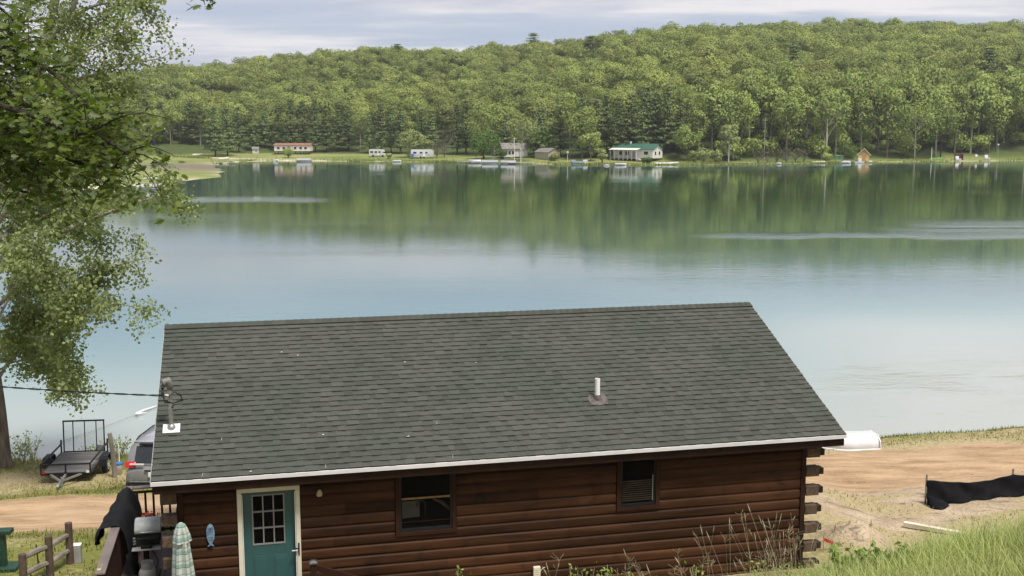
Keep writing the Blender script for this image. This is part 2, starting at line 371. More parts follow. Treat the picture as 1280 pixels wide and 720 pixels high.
def ground_mat():
    m, ns, ls, p = newmat('lakeside_ground')
    road, dry, bare = nattr(ns, 'road'), nattr(ns, 'dry'), nattr(ns, 'bare')
    fine = nnoise(ns, ls, 9, 6, rough=.65); mid = nnoise(ns, ls, 1.6, 5); big = nnoise(ns, ls, .35, 3)
    g = nmix(ns, ls, nrange(ns, ls, fine, .3, .7), (.12, .13, .032), (.23, .225, .07))
    d = nmix(ns, ls, nrange(ns, ls, fine, .3, .7), (.27, .21, .115), (.43, .36, .215))
    dm = nmath(ns, ls, 'ADD', dry, nmath(ns, ls, 'MULTIPLY', nmath(ns, ls, 'SUBTRACT', fine, .5), .9), True)
    c = nmix(ns, ls, nrange(ns, ls, dm, .25, .75), g, d)
    soil = nmix(ns, ls, nrange(ns, ls, mid, .3, .7), (.33, .25, .165), (.50, .405, .285))
    soil = nmix(ns, ls, nrange(ns, ls, nnoise(ns, ls, 22, 4), .52, .7), soil, (.17, .12, .085))
    bm = nmath(ns, ls, 'ADD', bare, nmath(ns, ls, 'MULTIPLY', nmath(ns, ls, 'SUBTRACT', fine, .5), .8), True)
    soil = nmix(ns, ls, nrange(ns, ls, nnoise(ns, ls, 3.2, 7, stretch=(.5, 1, 1), rough=.7), .54, .66), soil, (.15, .115, .085))
    c = nmix(ns, ls, nrange(ns, ls, bm, .35, .65), c, soil)
    tr = nnoise(ns, ls, 2.6, 6, stretch=(.22, 1, 1), rough=.65)
    rd = nmix(ns, ls, nrange(ns, ls, tr, .32, .62), (.245, .155, .086), (.46, .318, .192))
    rd = nmix(ns, ls, nrange(ns, ls, nnoise(ns, ls, 26, 4), .58, .72), rd, (.46, .36, .26))
    rd = nmix(ns, ls, nrange(ns, ls, big, .5, .7, 0, .5), rd, (.45, .33, .22))
    rm = nmath(ns, ls, 'ADD', road, nmath(ns, ls, 'MULTIPLY', nmath(ns, ls, 'SUBTRACT', fine, .5), .7), True)
    c = nmix(ns, ls, nrange(ns, ls, rm, .3, .7), c, rd)
    ls.new(c, p.inputs['Base Color']); p.inputs['Roughness'].default_value = .95; p.inputs['Specular IOR Level'].default_value = .1
    b = ns.new('ShaderNodeBump'); b.inputs['Strength'].default_value = .7; b.inputs['Distance'].default_value = .08
    ls.new(nmath(ns, ls, 'ADD', fine, nmath(ns, ls, 'MULTIPLY', tr, .8)), b.inputs['Height']); ls.new(b.outputs[0], p.inputs['Normal']); return m
xs = np.concatenate([np.arange(-110, -24, 2.), np.arange(-24, 26, .22), np.arange(26, 130, 2.5)])
ys = np.concatenate([np.arange(-14, 10, .8), np.arange(10, 46, .22), np.arange(46, 62, 1.5)])
me, X, Y, Z = grid_mesh('ground', xs, ys, gz)
fattr(me, 'road', road_mask(X, Y)); fattr(me, 'dry', dry_mask(X, Y)); fattr(me, 'bare', bare_mask(X, Y))
tag(link('ground', me, ground_mat()), kind='structure')

# far shore: lake outline
LAKE = np.array([(60, 49), (130, 60), (300, 130), (420, 260), (400, 372), (300, 384), (240, 386), (176, 385), (148, 378), (121, 369), (104, 360), (86, 353), (69, 347), (52, 345),
                 (36, 344), (20, 346), (4, 353), (-10, 361), (-26, 370), (-43, 377), (-64, 381), (-86, 384), (-91, 372), (-93, 352), (-88, 330), (-78, 300), (-74, 286), (-71, 274), (-69, 262),
                 (-72, 246), (-75, 228), (-78, 214), (-86, 203), (-100, 192), (-118, 150), (-112, 82), (-80, 44), (-60, 38)])
def lake_sd(x, y):                      # >0 on land
    x = np.asarray(x, float); y = np.asarray(y, float); P = LAKE; Q = np.roll(LAKE, -1, 0)
    d = np.full(x.shape, 1e9); ins = np.zeros(x.shape, bool)
    for (ax, ay), (bx, by) in zip(P, Q):
        ex, ey = bx-ax, by-ay; t = np.clip(((x-ax)*ex+(y-ay)*ey)/(ex*ex+ey*ey), 0, 1)
        d = np.minimum(d, np.hypot(x-ax-t*ex, y-ay-t*ey))
        c = ((ay > y) != (by > y)) & (x < ex*(y-ay)/(ey if ey else 1e-9)+ax); ins ^= c
    return np.where(ins, -d, d)
def fz(x, y):
    x = np.asarray(x, float); y = np.asarray(y, float); sd = lake_sd(x, y)
    sd = sd+(fbm(x*.06, y*.06, 61)-.47)*7*(np.abs(sd) < 60)
    ppx = 640+FPX*x/np.maximum(y, 50)
    H = np.interp(ppx, [-300, 0, 180, 250, 400, 600, 800, 1000, 1280, 1600], [13, 20, 26, 31, 37, 41, 47, 53, 54, 44])
    st = np.interp(ppx, [0, 200, 560, 760, 880, 1300], [60, 42, 40, 26, 12, 10]); ln = np.interp(ppx, [0, 880, 1280], [210, 240, 255])
    t = np.clip((sd-st)/ln, 0, 1); flat = np.minimum(np.where(sd > 0, .05+.055*sd, .12*sd), 2.2)
    flat = np.maximum(flat, -5)
    z = flat+(H-flat)*(1-(1-t)**1.35)*(t > 0)
    z = z+(fbm(x*.012, y*.012, 71)-.47)*12*sstep(.05, .4, t)
    return z
def far_mat():
    m, ns, ls, p = newmat('far_shore_ground')
    sd, mud, sand, under = nattr(ns, 'sd'), nattr(ns, 'mud'), nattr(ns, 'sand'), nattr(ns, 'under')
    big = nnoise(ns, ls, .06, 5, stretch=(.5, 1, 1)); fine = nnoise(ns, ls, .5, 5)
    c = nmix(ns, ls, nrange(ns, ls, big, .35, .65), (.15, .19, .05), (.28, .28, .105))
    c = nmix(ns, ls, nrange(ns, ls, fine, .35, .7, 0, .5), c, (.10, .13, .04))
    c = nmix(ns, ls, sand, c, (.56, .50, .38)); c = nmix(ns, ls, mud, c, nmix(ns, ls, big, (.11, .10, .07), (.23, .20, .14)))
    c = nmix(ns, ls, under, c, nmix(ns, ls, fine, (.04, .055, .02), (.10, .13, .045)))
    ls.new(c, p.inputs['Base Color']); p.inputs['Roughness'].default_value = .95; p.inputs['Specular IOR Level'].default_value = .1; return m
me, X, Y, Z = grid_mesh('hills', np.arange(-460, 560, 4.), np.concatenate([np.arange(62, 190, 6.), np.arange(190, 440, 2.5), np.arange(440, 900, 8.)]), fz)
SDV = lake_sd(X, Y); ppx = 640+FPX*X/np.maximum(Y, 50)
fattr(me, 'sd', SDV)
fattr(me, 'mud', np.clip(np.exp(-((X+90)/17)**2-((Y-318)/30)**2)*1.6, 0, 1))
sand = np.exp(-((SDV-.6)/1.0)**2)*.6+np.exp(-((X+82)/9)**2-((Y-213)/9)**2)+.9*np.exp(-((X+88)/20)**2-((Y-388)/4)**2)+.9*np.exp(-((Y-424)/9)**2-((X+125)/24)**2)
sand = sand+.8*np.exp(-((SDV-1.)/2.2)**2)*(X < -60)*(Y > 340)+np.exp(-((X+140)/16)**2-((Y-432)/9)**2)
fattr(me, 'sand', np.clip(sand, 0, 1))
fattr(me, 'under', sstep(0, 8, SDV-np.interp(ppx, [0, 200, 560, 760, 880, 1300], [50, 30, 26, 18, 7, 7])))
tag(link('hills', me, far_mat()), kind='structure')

# ------------------------------------------------------------------ lake water
def water_mat():
    m, ns, ls, p = newmat('lake_water'); ns.remove(p)
    sh, rip = nattr(ns, 'shore'), nattr(ns, 'ripple')
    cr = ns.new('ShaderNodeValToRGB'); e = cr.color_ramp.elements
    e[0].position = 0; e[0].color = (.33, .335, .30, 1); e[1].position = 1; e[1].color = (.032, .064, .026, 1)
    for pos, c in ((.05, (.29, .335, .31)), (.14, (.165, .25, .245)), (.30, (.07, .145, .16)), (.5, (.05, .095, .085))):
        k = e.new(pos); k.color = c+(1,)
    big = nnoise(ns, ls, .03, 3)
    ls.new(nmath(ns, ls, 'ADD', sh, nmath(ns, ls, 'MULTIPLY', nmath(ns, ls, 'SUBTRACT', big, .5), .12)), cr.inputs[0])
    w1 = nnoise(ns, ls, .8, 3, stretch=(.7, 1.4, 1)); w2 = nnoise(ns, ls, 3.5, 3, stretch=(.7, 1.5, 1))
    patch = nrange(ns, ls, nnoise(ns, ls, 1, 4, stretch=(.008, .045, 1)), .5, .75, 0, .10)
    amp = nmath(ns, ls, 'ADD', nmath(ns, ls, 'ADD', rip, patch), .045)
    hgt = nmath(ns, ls, 'MULTIPLY', nmath(ns, ls, 'ADD', w1, nmath(ns, ls, 'MULTIPLY', w2, .3)), amp)
    b = ns.new('ShaderNodeBump'); b.inputs['Strength'].default_value = 1; b.inputs['Distance'].default_value = .11; ls.new(hgt, b.inputs['Height'])
    di = ns.new('ShaderNodeBsdfDiffuse'); ls.new(cr.outputs[0], di.inputs[0])
    gl = ns.new('ShaderNodeBsdfGlossy'); gl.inputs['Roughness'].default_value = .03; ls.new(b.outputs[0], gl.inputs['Normal']); gl.inputs[0].default_value = (.97, .99, 1, 1)
    fr = ns.new('ShaderNodeFresnel'); fr.inputs[0].default_value = 1.6
    mx = ns.new('ShaderNodeMixShader'); ls.new(fr.outputs[0], mx.inputs[0]); ls.new(di.outputs[0], mx.inputs[1]); ls.new(gl.outputs[0], mx.inputs[2])
    ls.new(mx.outputs[0], ns['Material Output'].inputs[0]); return m
me, X, Y, Z = grid_mesh('lake_water', np.arange(-170, 440, 2.5), np.concatenate([np.arange(20, 60, .6), np.arange(60, 400, 2.0)]), lambda x, y: np.zeros(np.shape(x)))
vv = vof(X, Y)
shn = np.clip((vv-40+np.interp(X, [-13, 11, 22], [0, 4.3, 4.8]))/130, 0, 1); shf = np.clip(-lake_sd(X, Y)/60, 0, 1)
shn = shn*(1-.75*sstep(7, 20, X)*(1-sstep(62, 84, Y)))  # near right glare put into the water colour as a lower shore value
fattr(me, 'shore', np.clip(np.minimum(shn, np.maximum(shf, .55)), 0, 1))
def band(px0, px1, py, hw, soft=25):
    P = 640+FPX*X/np.maximum(Y, 1); D = np.clip(YH+CZ*FPX/np.maximum(Y, 1), 0, 5000)
    return sstep(px0-soft, px0+soft, P)*(1-sstep(px1-soft, px1+soft, P))*np.exp(-((D-py-(fbm(P*.01, P*0, 5)-.45)*6)/hw)**2)
rip = band(225, 400, 249, 2.6)+.9*band(900, 1400, 293, 2.5, 60)+.12*band(1010, 1400, 239, 2.5, 40)+1.0*band(1150, 1500, 283, 9, 80)*sstep(.25, .55, fbm(X*.05, Y*.25, 12))+.9*band(1040, 1400, 486, 24, 60)*sstep(.32, .6, fbm(X*.22, Y*.5, 8))+.10*(1-np.clip((vv-40)/45, 0, 1))+.25*band(1000, 1400, 528, 14, 60)
fattr(me, 'ripple', np.clip(rip, 0, 1.3))
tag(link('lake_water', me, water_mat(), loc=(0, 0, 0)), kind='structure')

# ------------------------------------------------------------------ log cabin (local frame: u along the eave, v into the house, z from its base)
cabin = thing('log_cabin', 'dark brown log cabin with grey shingle roof and white eave edge beside the lake', 'cabin', (HX, HY, HZ), YAW)
def hw(u, v, z): return Vector((HX+u*CA-v*SA, HY+u*SA+v*CA, HZ+z))
LEN, RUN, EZ, RISE = 12.3, 4.258, 2.645, 1.80
U0, U1, V0, V1, CH = .38, 11.70, .42, 8.10, .190
OPEN = [(1.32, 2.36, -1, 2.30), (3.96, 5.05, 1.24, 2.40), (7.97, 8.81, 1.37, 2.40)]     # door and two windows
def log_wall(name, length, zt, frm, opens, seed):
    rr = random.Random(seed); mb = MB(); nseg = 6
    for c in range(-2, int(math.ceil(zt/CH))):
        cuts = [0.0]; x = rr.uniform(1, 4)
        while x < length-.6: cuts.append(x); x += rr.uniform(2.4, 4.6)
        cuts.append(length)
        for a, b in zip(cuts[:-1], cuts[1:]):
            t = rr.uniform(.66, 1.28)
            for k in range(nseg):
                za, zb = c*CH+CH*k/nseg, c*CH+CH*(k+1)/nseg
                if za > zt: continue
                def bul(q): return .034*math.sqrt(max(0, 1-abs(2*q-1)**2.6))
                oa, ob = bul(k/nseg), bul((k+1)/nseg)
                iv = [(a+.0015, b-.0015)]
                for (p, q, z0, z1) in opens:
                    if z0 < (za+zb)/2 < z1:
                        iv = [s for (s0, s1) in iv for s in ((s0, min(s1, p)), (max(s0, q), s1)) if s[1]-s[0] > .01]
                for (s0, s1) in iv:
                    n = max(1, int((s1-s0)/.8))
                    for i in range(n):
                        p0, p1 = s0+(s1-s0)*i/n, s0+(s1-s0)*(i+1)/n
                        mb.add([frm(p0, oa, za), frm(p1, oa, za), frm(p1, ob, zb), frm(p0, ob, zb)], [(0, 1, 2, 3)], t)
    return mb.build(name, M['log'], cabin, fix=False, smooth=False)
log_wall('wall', U1-U0, 2.62, lambda s, o, z: (U0+s, V0-o, z), [(a-U0, b-U0, c, d) for a, b, c, d in OPEN], 1)
log_wall('wall', V1-V0, 2.62, lambda s, o, z: (U0-o, V1-s, z), [], 2)
log_wall('wall', V1-V0, 2.62, lambda s, o, z: (U1+o, V0+s, z), [], 3)
log_wall('wall', U1-U0, 2.62, lambda s, o, z: (U1-s, V1+o, z), [], 4)
mb = MB()                                            # inner lining with the same openings, gables and floor
def lining(us):
    zc = [0, 1.24, 1.37, 2.30, 2.40, 2.6]
    for i in range(len(us)-1):
        for j in range(len(zc)-1):
            cu, cz = (us[i]+us[i+1])/2, (zc[j]+zc[j+1])/2
            if any(a < cu < b and c < cz < d for a, b, c, d in OPEN): continue
            mb.box(us[i], us[i+1], V0+.012, V0+.13, zc[j], zc[j+1])
lining([U0+.03, 1.32, 2.36, 3.96, 5.05, 7.97, 8.81, U1-.03])
mb.box(U0+.01, U0+.12, V0+.14, V1-.14, 0, 2.6); mb.box(U1-.12, U1-.01, V0+.14, V1-.14, 0, 2.6); mb.box(U0+.03, U1-.03, V1-.13, V1-.012, 0, 2.6)
mb.box(U0+.13, U1-.13, V0+.14, V1-.14, .1, .2)
mb.build('inner_wall', M['darktrim'], cabin)
for ug in (U0, U1-.05):
    MB().prism([(V0, 2.62), (V1, 2.62), (RUN, 4.28)], ug, ug+.05, 0).build('gable', M['log'], cabin)
mb = MB(); mb.box(U0, U1, V0+.01, V0+.1, -.55, -.002); mb.box(U0, U1, V1-.1, V1, -.8, -.002); mb.box(U0, U0+.1, V0+.101, V1-.101, -.8, -.002); mb.box(U1-.1, U1, V0+.101, V1-.101, -.8, -.002)
mb.build('foundation', M['darktrim'], cabin)
# corner boards and crossed log ends
for uc, sgn in ((U0, -1), (U1, 1)):
    a, b = (uc-.012, uc+.085) if sgn < 0 else (uc-.085, uc+.012)
    MB().box(a, b, V0-.055, V0-.03, -.38, 2.55).build('corner_board', M['darktrim'], cabin, bevel=.006)
    for k in range(8):
        z = -.09+k*.37
        if z > 2.5: break
        l = .26+random.uniform(-.015, .015)
        f = [uc+sgn*.016, uc+sgn*(.016+l)]; g = [uc+sgn*.05, uc+sgn*(.02+l+(.19 if sgn > 0 else .0))]
        MB().box(min(f), max(f), V0-.07, V0+.10, z, z+.185, t=random.uniform(1.0, 1.3)).build('log_end', M['endgrain'], cabin, bevel=.012)
        MB().box(min(g), max(g), V0+.115, V0+.30, z-.03, z+.095, t=random.uniform(.30, .45)).build('log_end', M['endgrain'], cabin, bevel=.012)
# roof
th = math.atan2(RISE, RUN); SL = math.hypot(RUN, RISE); ct, st_ = math.cos(th), math.sin(th)
def rf(u, s, n): return (u, s*ct-n*st_, EZ+s*st_+n*ct)                 # front slope
def rb(u, s, n): p = rf(u, s, n); return (u, 2*RUN-p[1], p[2])
mb = MB()
for fn in (rf, rb):
    P = [fn(u, s, n) for u in (.012, LEN-.012) for (s, n) in ((.02, -.004), (SL-.002, -.004), (SL-.05, -.10), (.02, -.10))]
    mb.add(P, [(0, 1, 2, 3), (4, 7, 6, 5), (0, 4, 5, 1), (2, 6, 7, 3), (3, 7, 4, 0)])
for vf in (.035, 2*RUN-.07): mb.box(.02, LEN-.02, vf, vf+.035, EZ-.22, EZ-.075)
mb.box(.06, LEN-.06, .071, V0-.012, EZ-.19, EZ-.17); mb.box(.06, LEN-.06, V1+.04, 2*RUN-.071, EZ-.19, EZ-.17)
for u in (.07, LEN-.11):
    mb.beam((u, .05, EZ-.14), (u, RUN-.03, EZ+RISE-.16), .035, .14); mb.beam((u, 2*RUN-.05, EZ-.14), (u, RUN+.03, EZ+RISE-.16), .035, .14)
roof = mb.build('roof', M['darktrim'], cabin)
rr = random.Random(5)
for fn, wmin, wmax in ((rf, .10, .23), (rb, .4, 1.0)):
    mb = MB(); EXPO = SL/32
    for c in range(32):
        s0 = c*EXPO; s1 = min(SL, s0+EXPO+.03); u = .004; cw = rr.uniform(.94, 1.06); sag = rr.uniform(-.004, .004)
        up = rr.random() < .5
        while u < LEN-.004:
            w = rr.uniform(wmin, wmax); e = min(u+w, LEN-.004)
            if LEN-.004-e < .08: e = LEN-.004
            t = cw*rr.choice((.87, .95, 1.0, 1.0, 1.04, 1.08))*rr.uniform(.95, 1.05)
            n0 = .013+(.007 if up else 0); lo = s0+sag+rr.uniform(-.003, .003)-(.0 if up else -.010)
            P = [fn(u, lo, n0), fn(e, lo, n0), fn(e, s1, .002), fn(u, s1, .002), fn(u, lo, -.003), fn(e, lo, -.003)]
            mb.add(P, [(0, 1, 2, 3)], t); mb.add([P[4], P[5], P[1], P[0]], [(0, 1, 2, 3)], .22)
            lb = lo+.016                               # printed shadow band of the laminated shingle above a recessed tab
            if not up:
                q = s1-.034
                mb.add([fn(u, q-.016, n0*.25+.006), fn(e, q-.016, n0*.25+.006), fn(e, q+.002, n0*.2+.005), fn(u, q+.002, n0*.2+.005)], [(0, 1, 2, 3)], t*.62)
            u = e; up = not up
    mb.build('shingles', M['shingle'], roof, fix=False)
mb = MB(); u = 0
while u < LEN:
    e = min(u+.145, LEN); k = .016
    P = [(u, RUN-.155, EZ+RISE-.050+k), (u, RUN, EZ+RISE+.014+k), (u, RUN+.155, EZ+RISE-.050+k), (e, RUN-.155, EZ+RISE-.050+.007), (e, RUN, EZ+RISE+.014+.007), (e, RUN+.155, EZ+RISE-.050+.007)]
    mb.add(P, [(0, 3, 4, 1), (1, 4, 5, 2)], rr.uniform(.75, .95)); u = e
mb.add([(0, RUN-.157, EZ+RISE-.072), (LEN, RUN-.157, EZ+RISE-.072), (LEN, RUN-.157, EZ+RISE-.036), (0, RUN-.157, EZ+RISE-.036)], [(0, 1, 2, 3)], .3)
mb.build('ridge_cap', M['shingle'], roof, fix=False)
MB().box(0, LEN, -.022, .018, EZ-.066, EZ-.004).build('drip_edge', simple('drip_edge_metal', (.60, .59, .60), .45, .1, 2), roof)
for u in (-.006, LEN-.010):
    mb = MB()
    for fn in (rf, rb):
        P = [fn(uu, s, n) for uu in (u, u+.016) for (s, n) in ((.0, .006), (SL, .006), (SL, -.06), (.0, -.06))]
        mb.add(P, [(0, 1, 2, 3), (4, 7, 6, 5), (0, 4, 5, 1), (1, 5, 6, 2), (2, 6, 7, 3), (3, 7, 4, 0)])
    mb.build('rake_edge', M['grey'], roof)
# pipes on the roof
vp = Vector(rf(7.91, 1.36/ct+.02, 0))
vent = MB().lathe([(.048, -.1), (.048, .40), (.040, .40), (.040, .2)], vp, 16).build('vent_pipe', M['pvc'], cabin)
mb = MB(); mb.lathe([(.085, -.03), (.075, .03), (.056, .09), (.052, .09)], vp, 14)
mb.add([rf(7.91+a, 1.36/ct+b, .021) for a, b in ((-.17, -.14), (-.05, -.19), (.15, -.16), (.19, .0), (.16, .18), (-.12, .16), (-.19, .03))], [tuple(range(7))])
mb.build('flashing', simple('weathered_flashing', (.09, .075, .07), .8, .6, 18), vent, fix=False)
mp_ = Vector(rf(.27, 1.23/ct, 0))
mast = MB().tube([mp_+Vector((0, 0, -.1)), mp_+Vector((0, 0, .74))], .036, 12).build('service_mast', M['steel'], cabin)
mb = MB(); mb.add([rf(.27+a, 1.23/ct+b, .02+c) for c in (0, .014) for a, b in ((-.14, -.12), (.14, -.12), (.14, .12), (-.14, .12))], [(4, 5, 6, 7), (0, 1, 5, 4), (1, 2, 6, 5), (2, 3, 7, 6), (3, 0, 4, 7)])
mb.build('flashing', M['white'], mast); MB().lathe([(.075, 0), (.07, .05), (.05, .09), (.04, .1)], mp_, 14).build('boot', M['steel'], mast, smooth=True)
top = mp_+Vector((0, 0, .74))
mb = MB(); mb.tube([top+Vector((0, 0, -.04)), top+Vector((0, 0, .05)), top+Vector((-.03, -.03, .12)), top+Vector((-.075, -.06, .11)), top+Vector((-.10, -.08, .03))], [.045, .062, .068, .062, .045], 12)
mb.build('weatherhead', simple('weatherhead_grey', (.17, .17, .165), .6, .3, 9), mast, smooth=True)
mb = MB()
for q in range(3):
    o = q*.02
    mb.tube([top+Vector((-.09-o, -.08, .02)), top+Vector((-.13+o, -.12, -.08)), top+Vector((-.08, -.14, -.19-o)), top+Vector((.06, -.12, -.25)), top+Vector((.17+o, -.06, -.22)), top+Vector((.19, -.03, -.13-o)), top+Vector((.08, -.05, -.07)), top+Vector((-.02, -.06, -.15)), top+Vector((-.10, -.02, -.14))], .009, 6)
mb.tube([mp_+Vector((-.04, 0, .42)), mp_+Vector((.04, -.04, .40)), mp_+Vector((.05, .02, .42))], .012, 6)
mb.build('wire_loop', M['black'], mast, smooth=True)
MB().lathe([(.045, -.02), (.045, .02)], top+Vector((-.05, 0, -.14)), 8).build('insulator', M['white'], mast)

# door
door = MB(); DU0, DU1, DZ0, DZ1 = 1.40, 2.28, .26, 2.235; dv = V0+.035
def lite_grid(): return [(1.545, 2.075)], (1.30, 2.17)
gu0, gu1, gz0, gz1 = 1.56, 2.10, 1.28, 2.16
door.box(DU0, gu0, dv, dv+.04, DZ0, DZ1); door.box(gu1, DU1, dv, dv+.04, DZ0, DZ1); door.box(gu0, gu1, dv, dv+.04, DZ0, gz0); door.box(gu0, gu1, dv, dv+.04, gz1, DZ1)
for a in (1.56, 1.90):
    for z0, z1 in ((.42, 1.08),):
        door.box(a-.0, a+.24, dv-.008, dv-.001, z0, z1); door.box(a+.03, a+.21, dv-.014, dv-.0085, z0+.04, z1-.04)
door = door.build('door', M['teal'], cabin, bevel=.003)
mb = MB(); mu = [gu0+.01+(gu1-gu0-.02)*k/3 for k in range(4)]; mz = [gz0+.01+(gz1-gz0-.02)*k/3 for k in range(4)]
for u in mu: mb.box(u-.011, u+.011, dv-.012, dv+.02, gz0, gz1)
for z in mz: mb.box(gu0-.003, gu1+.003, dv-.010, dv+.019, z-.011, z+.011)
mb.build('muntin_grid', simple('muntin_grey', (.20, .21, .20), .5, .1, 5), door)
MB().box(gu0, gu1, dv+.022, dv+.028, gz0, gz1).build('pane', M['glass'], door)
mb = MB(); mb.box(1.325, DU0-.003, V0-.065, V0+.10, .2, 2.235); mb.box(DU1+.003, 2.355, V0-.065, V0+.10, .2, 2.235); mb.box(1.325, 2.355, V0-.0655, V0+.10, 2.237, 2.31)
mb.build('door_frame', M['cream'], cabin, bevel=.006)
mb = MB(); mb.box(1.402, 1.414, V0-.05, V0-.03, .26, 2.2); mb.box(2.266, 2.279, V0-.05, V0-.03, .26, 2.2); mb.build('storm_track', M['white'], cabin)
mb = MB(); mb.box(2.305, 2.33, V0-.078, V0-.066, 1.08, 1.30); mb.box(2.235, 2.33, V0-.095, V0-.078, 1.195, 1.215, t=3); mb.build('handle', M['black'], door, bevel=.003)
MB().box(2.20, 2.30, V0-.10, V0-.085, 1.17, 1.185).build('latch', M['white'], door)
# windows
def window(u0, u1, z0, z1, blind):
    w = .075
    mb = MB(); mb.box(u0-w, u0, V0-.052, V0+.10, z0-w, z1+.05); mb.box(u1, u1+w, V0-.052, V0+.10, z0-w, z1+.05); mb.box(u0, u1, V0-.0525, V0+.10, z0-w, z0-.002); mb.box(u0, u1, V0-.05, V0+.1, z1+.002, z1+.05)
    mb.build('window_trim', M['trim'], cabin, bevel=.005)
    f = MB(); q = .035
    f.box(u0+.002, u0+q, V0-.03, V0+.05, z0, z1); f.box(u1-q, u1-.002, V0-.03, V0+.05, z0, z1); f.box(u0+q, u1-q, V0-.03, V0+.05, z0, z0+q+.02); f.box(u0+q, u1-q, V0-.03, V0+.05, z1-q, z1)
    fr = f.build('window', M['black'], cabin, bevel=.003)
    MB().box(u0+q, u1-q, V0-.005, V0+.001, z0+q+.02, z1-q).build('pane', M['glass'], fr)
    zm = z0+(z1-z0)*.55
    if blind:
        mb = MB(); k = z0+.09
        while k < z0+.48: mb.box(u0+.05, u1-.05, V0+.012, V0+.016, k, k+.022); k += .04
        mb.build('blind', simple('brown_blind', (.62, .5, .42), .6, .2, 8), fr)
        mb = MB(); mb.box(u0+.04, u1-.04, V0+.06, V0+.075, z0+.5, z1-.04); mb.build('shade', M['darktrim'], fr)
        MB().box(u1-.055, u1-.04, V0-.012, V0-.006, z0+.08, z0+.56).build('sash_edge', M['grey'], fr)
    else:
        MB().box(u0+q, u1-q, V0-.024, V0-.007, zm-.010, zm+.022).build('meeting_rail', simple('gold_wood', (.19, .115, .05), .5, .4, 9, stretch=(3, 1, 1)), fr)
        MB().box(u0+q, u1-q, V0-.010, V0-.006, z0+.16, z0+.172).build('sash_bar', M['darktrim'], fr)
        mb = MB(); mb.add([(u0+.06, V0+.10, z0+.2), (u0+.37, V0+.14, z0+.2), (u0+.37, V0+.14, z0+.50), (u0+.06, V0+.10, z0+.50)], [(0, 1, 2, 3)])
        for i in range(6): mb.add([(u0+.09, V0+.099, z0+.25+i*.035), (u0+.24, V0+.118, z0+.25+i*.035), (u0+.24, V0+.118, z0+.258+i*.035), (u0+.09, V0+.099, z0+.258+i*.035)], [(0, 1, 2, 3)], .55)
        mb.build('notice_sheet', simple('grey_paper', (.72, .76, .75), .7, .1, 5, tint=True), fr, fix=False)
        mb = MB(); bx, bz = u0+.46, z0+.2
        mb.tube([(bx, V0+.09, bz), (bx, V0+.09, bz+.24)]+[(bx-.07+.07*math.cos(a), V0+.09, bz+.24+.07*math.sin(a)) for a in (.5, 1.1, 1.57, 2.1, 2.7, 3.14)]+[(bx-.14, V0+.09, bz+.19)], .012, 8)
        mb.build('faucet', M['steel'], fr, smooth=True)
        mb = MB(); mb.tube([(u0+.62, V0+.2, z0+.48), (u0+.76, V0+.18, z0+.42), (u0+.90, V0+.16, z0+.30), (u0+1.0, V0+.16, z0+.26)], [.02, .03, .035, .03], 8); mb.build('driftwood', M['plank'], fr, smooth=True)
window(4.045, 4.965, 1.32, 2.38, False)
window(8.055, 8.725, 1.45, 2.38, True)
# porch lamp and outlet
mb = MB(); mb.box(2.64, 2.72, V0-.06, V0-.034, 2.16, 2.26); mb.tube([(2.68, V0-.05, 2.24), (2.68, V0-.12, 2.25), (2.68, V0-.13, 2.21)], .014, 8)
lamp = mb.build('porch_lamp', M['black'], cabin)
MB().lathe([(.022, .06), (.045, .02), (.055, -.02), (.05, -.05), (.02, -.06)], (2.68, V0-.13, 2.17), 12).build('lamp_glass', simple('amber_shade', (.42, .31, .17), .35, .2, 8), lamp, smooth=True)
ob = MB().box(6.42, 6.55, V0-.10, V0-.036, .31, .49).build('outlet_box', M['cream'], cabin, bevel=.012)
mb = MB(); [mb.box(6.445, 6.525, V0-.103, V0-.1005, .35+k*.04, .356+k*.04) for k in range(3)]; mb.build('outlet_slots', simple('ochre', (.35, .25, .1), .6), ob)
MB().tube([(6.55, V0-.07, .40), (6.60, V0-.09, .46), (6.63, V0-.1, .47)], .006, 6).build('cord', M['white'], ob)

# deck at the left end with its railing, landing in front of the door
deck = thing('wooden_deck', 'dark brown plank deck with baluster railing along the cabin end', 'deck', tuple(hw(-.3, 1.5, 0)), YAW)
def dk(b, name, m, parent=deck, **k):                # builds in cabin coordinates, then shifts to the deck's origin
    o = b.build(name, m, parent, **k); o.data.transform(Matrix.Translation((.3, -1.5, 0))); return o
mb = MB(); u = -.88
while u < .30:
    e = min(u+.136, .325); mb.box(u, e, .42, 4.3, .212, .25, t=random.uniform(.75, 1.2)); u += .142
v = -1.35
while v < .36:
    mb.box(-.9, 2.6, v, v+.136, .2, .249, t=random.uniform(.75, 1.2)) if v+.136 < .415 else None; v += .142
dk(mb, 'floor_boards', M['deck'])
mb = MB(); mb.box(-.9, -.865, -1.34, 4.3, .0, .198); mb.box(-.86, .3, 4.262, 4.3, .0, .198); mb.box(-.86, 2.58, -1.34, -1.30, .0, .198); dk(mb, 'rim_joist', M['trim'])
dk(MB().box(-.90, -.74, -.12, 4.32, 1.215, 1.25), 'rail_cap', M['rail'], bevel=.006)
dk(MB().box(-.735, .36, 4.17, 4.31, 1.215, 1.248), 'rail_cap', M['rail'], bevel=.006)
for v in (-.06, 1.45, 2.9, 4.22): dk(MB().box(-.87, -.78, v-.045, v+.045, .0, 1.214), 'post', M['darktrim'], bevel=.004)
for z in (1.12, .33): dk(MB().box(-.85, -.80, -.01, 4.17, z, z+.04), 'side_rail', M['darktrim'])
for z in (1.12, .33): dk(MB().box(-.77, .36, 4.2, 4.25, z, z+.04), 'side_rail', M['darktrim'])
v = .08
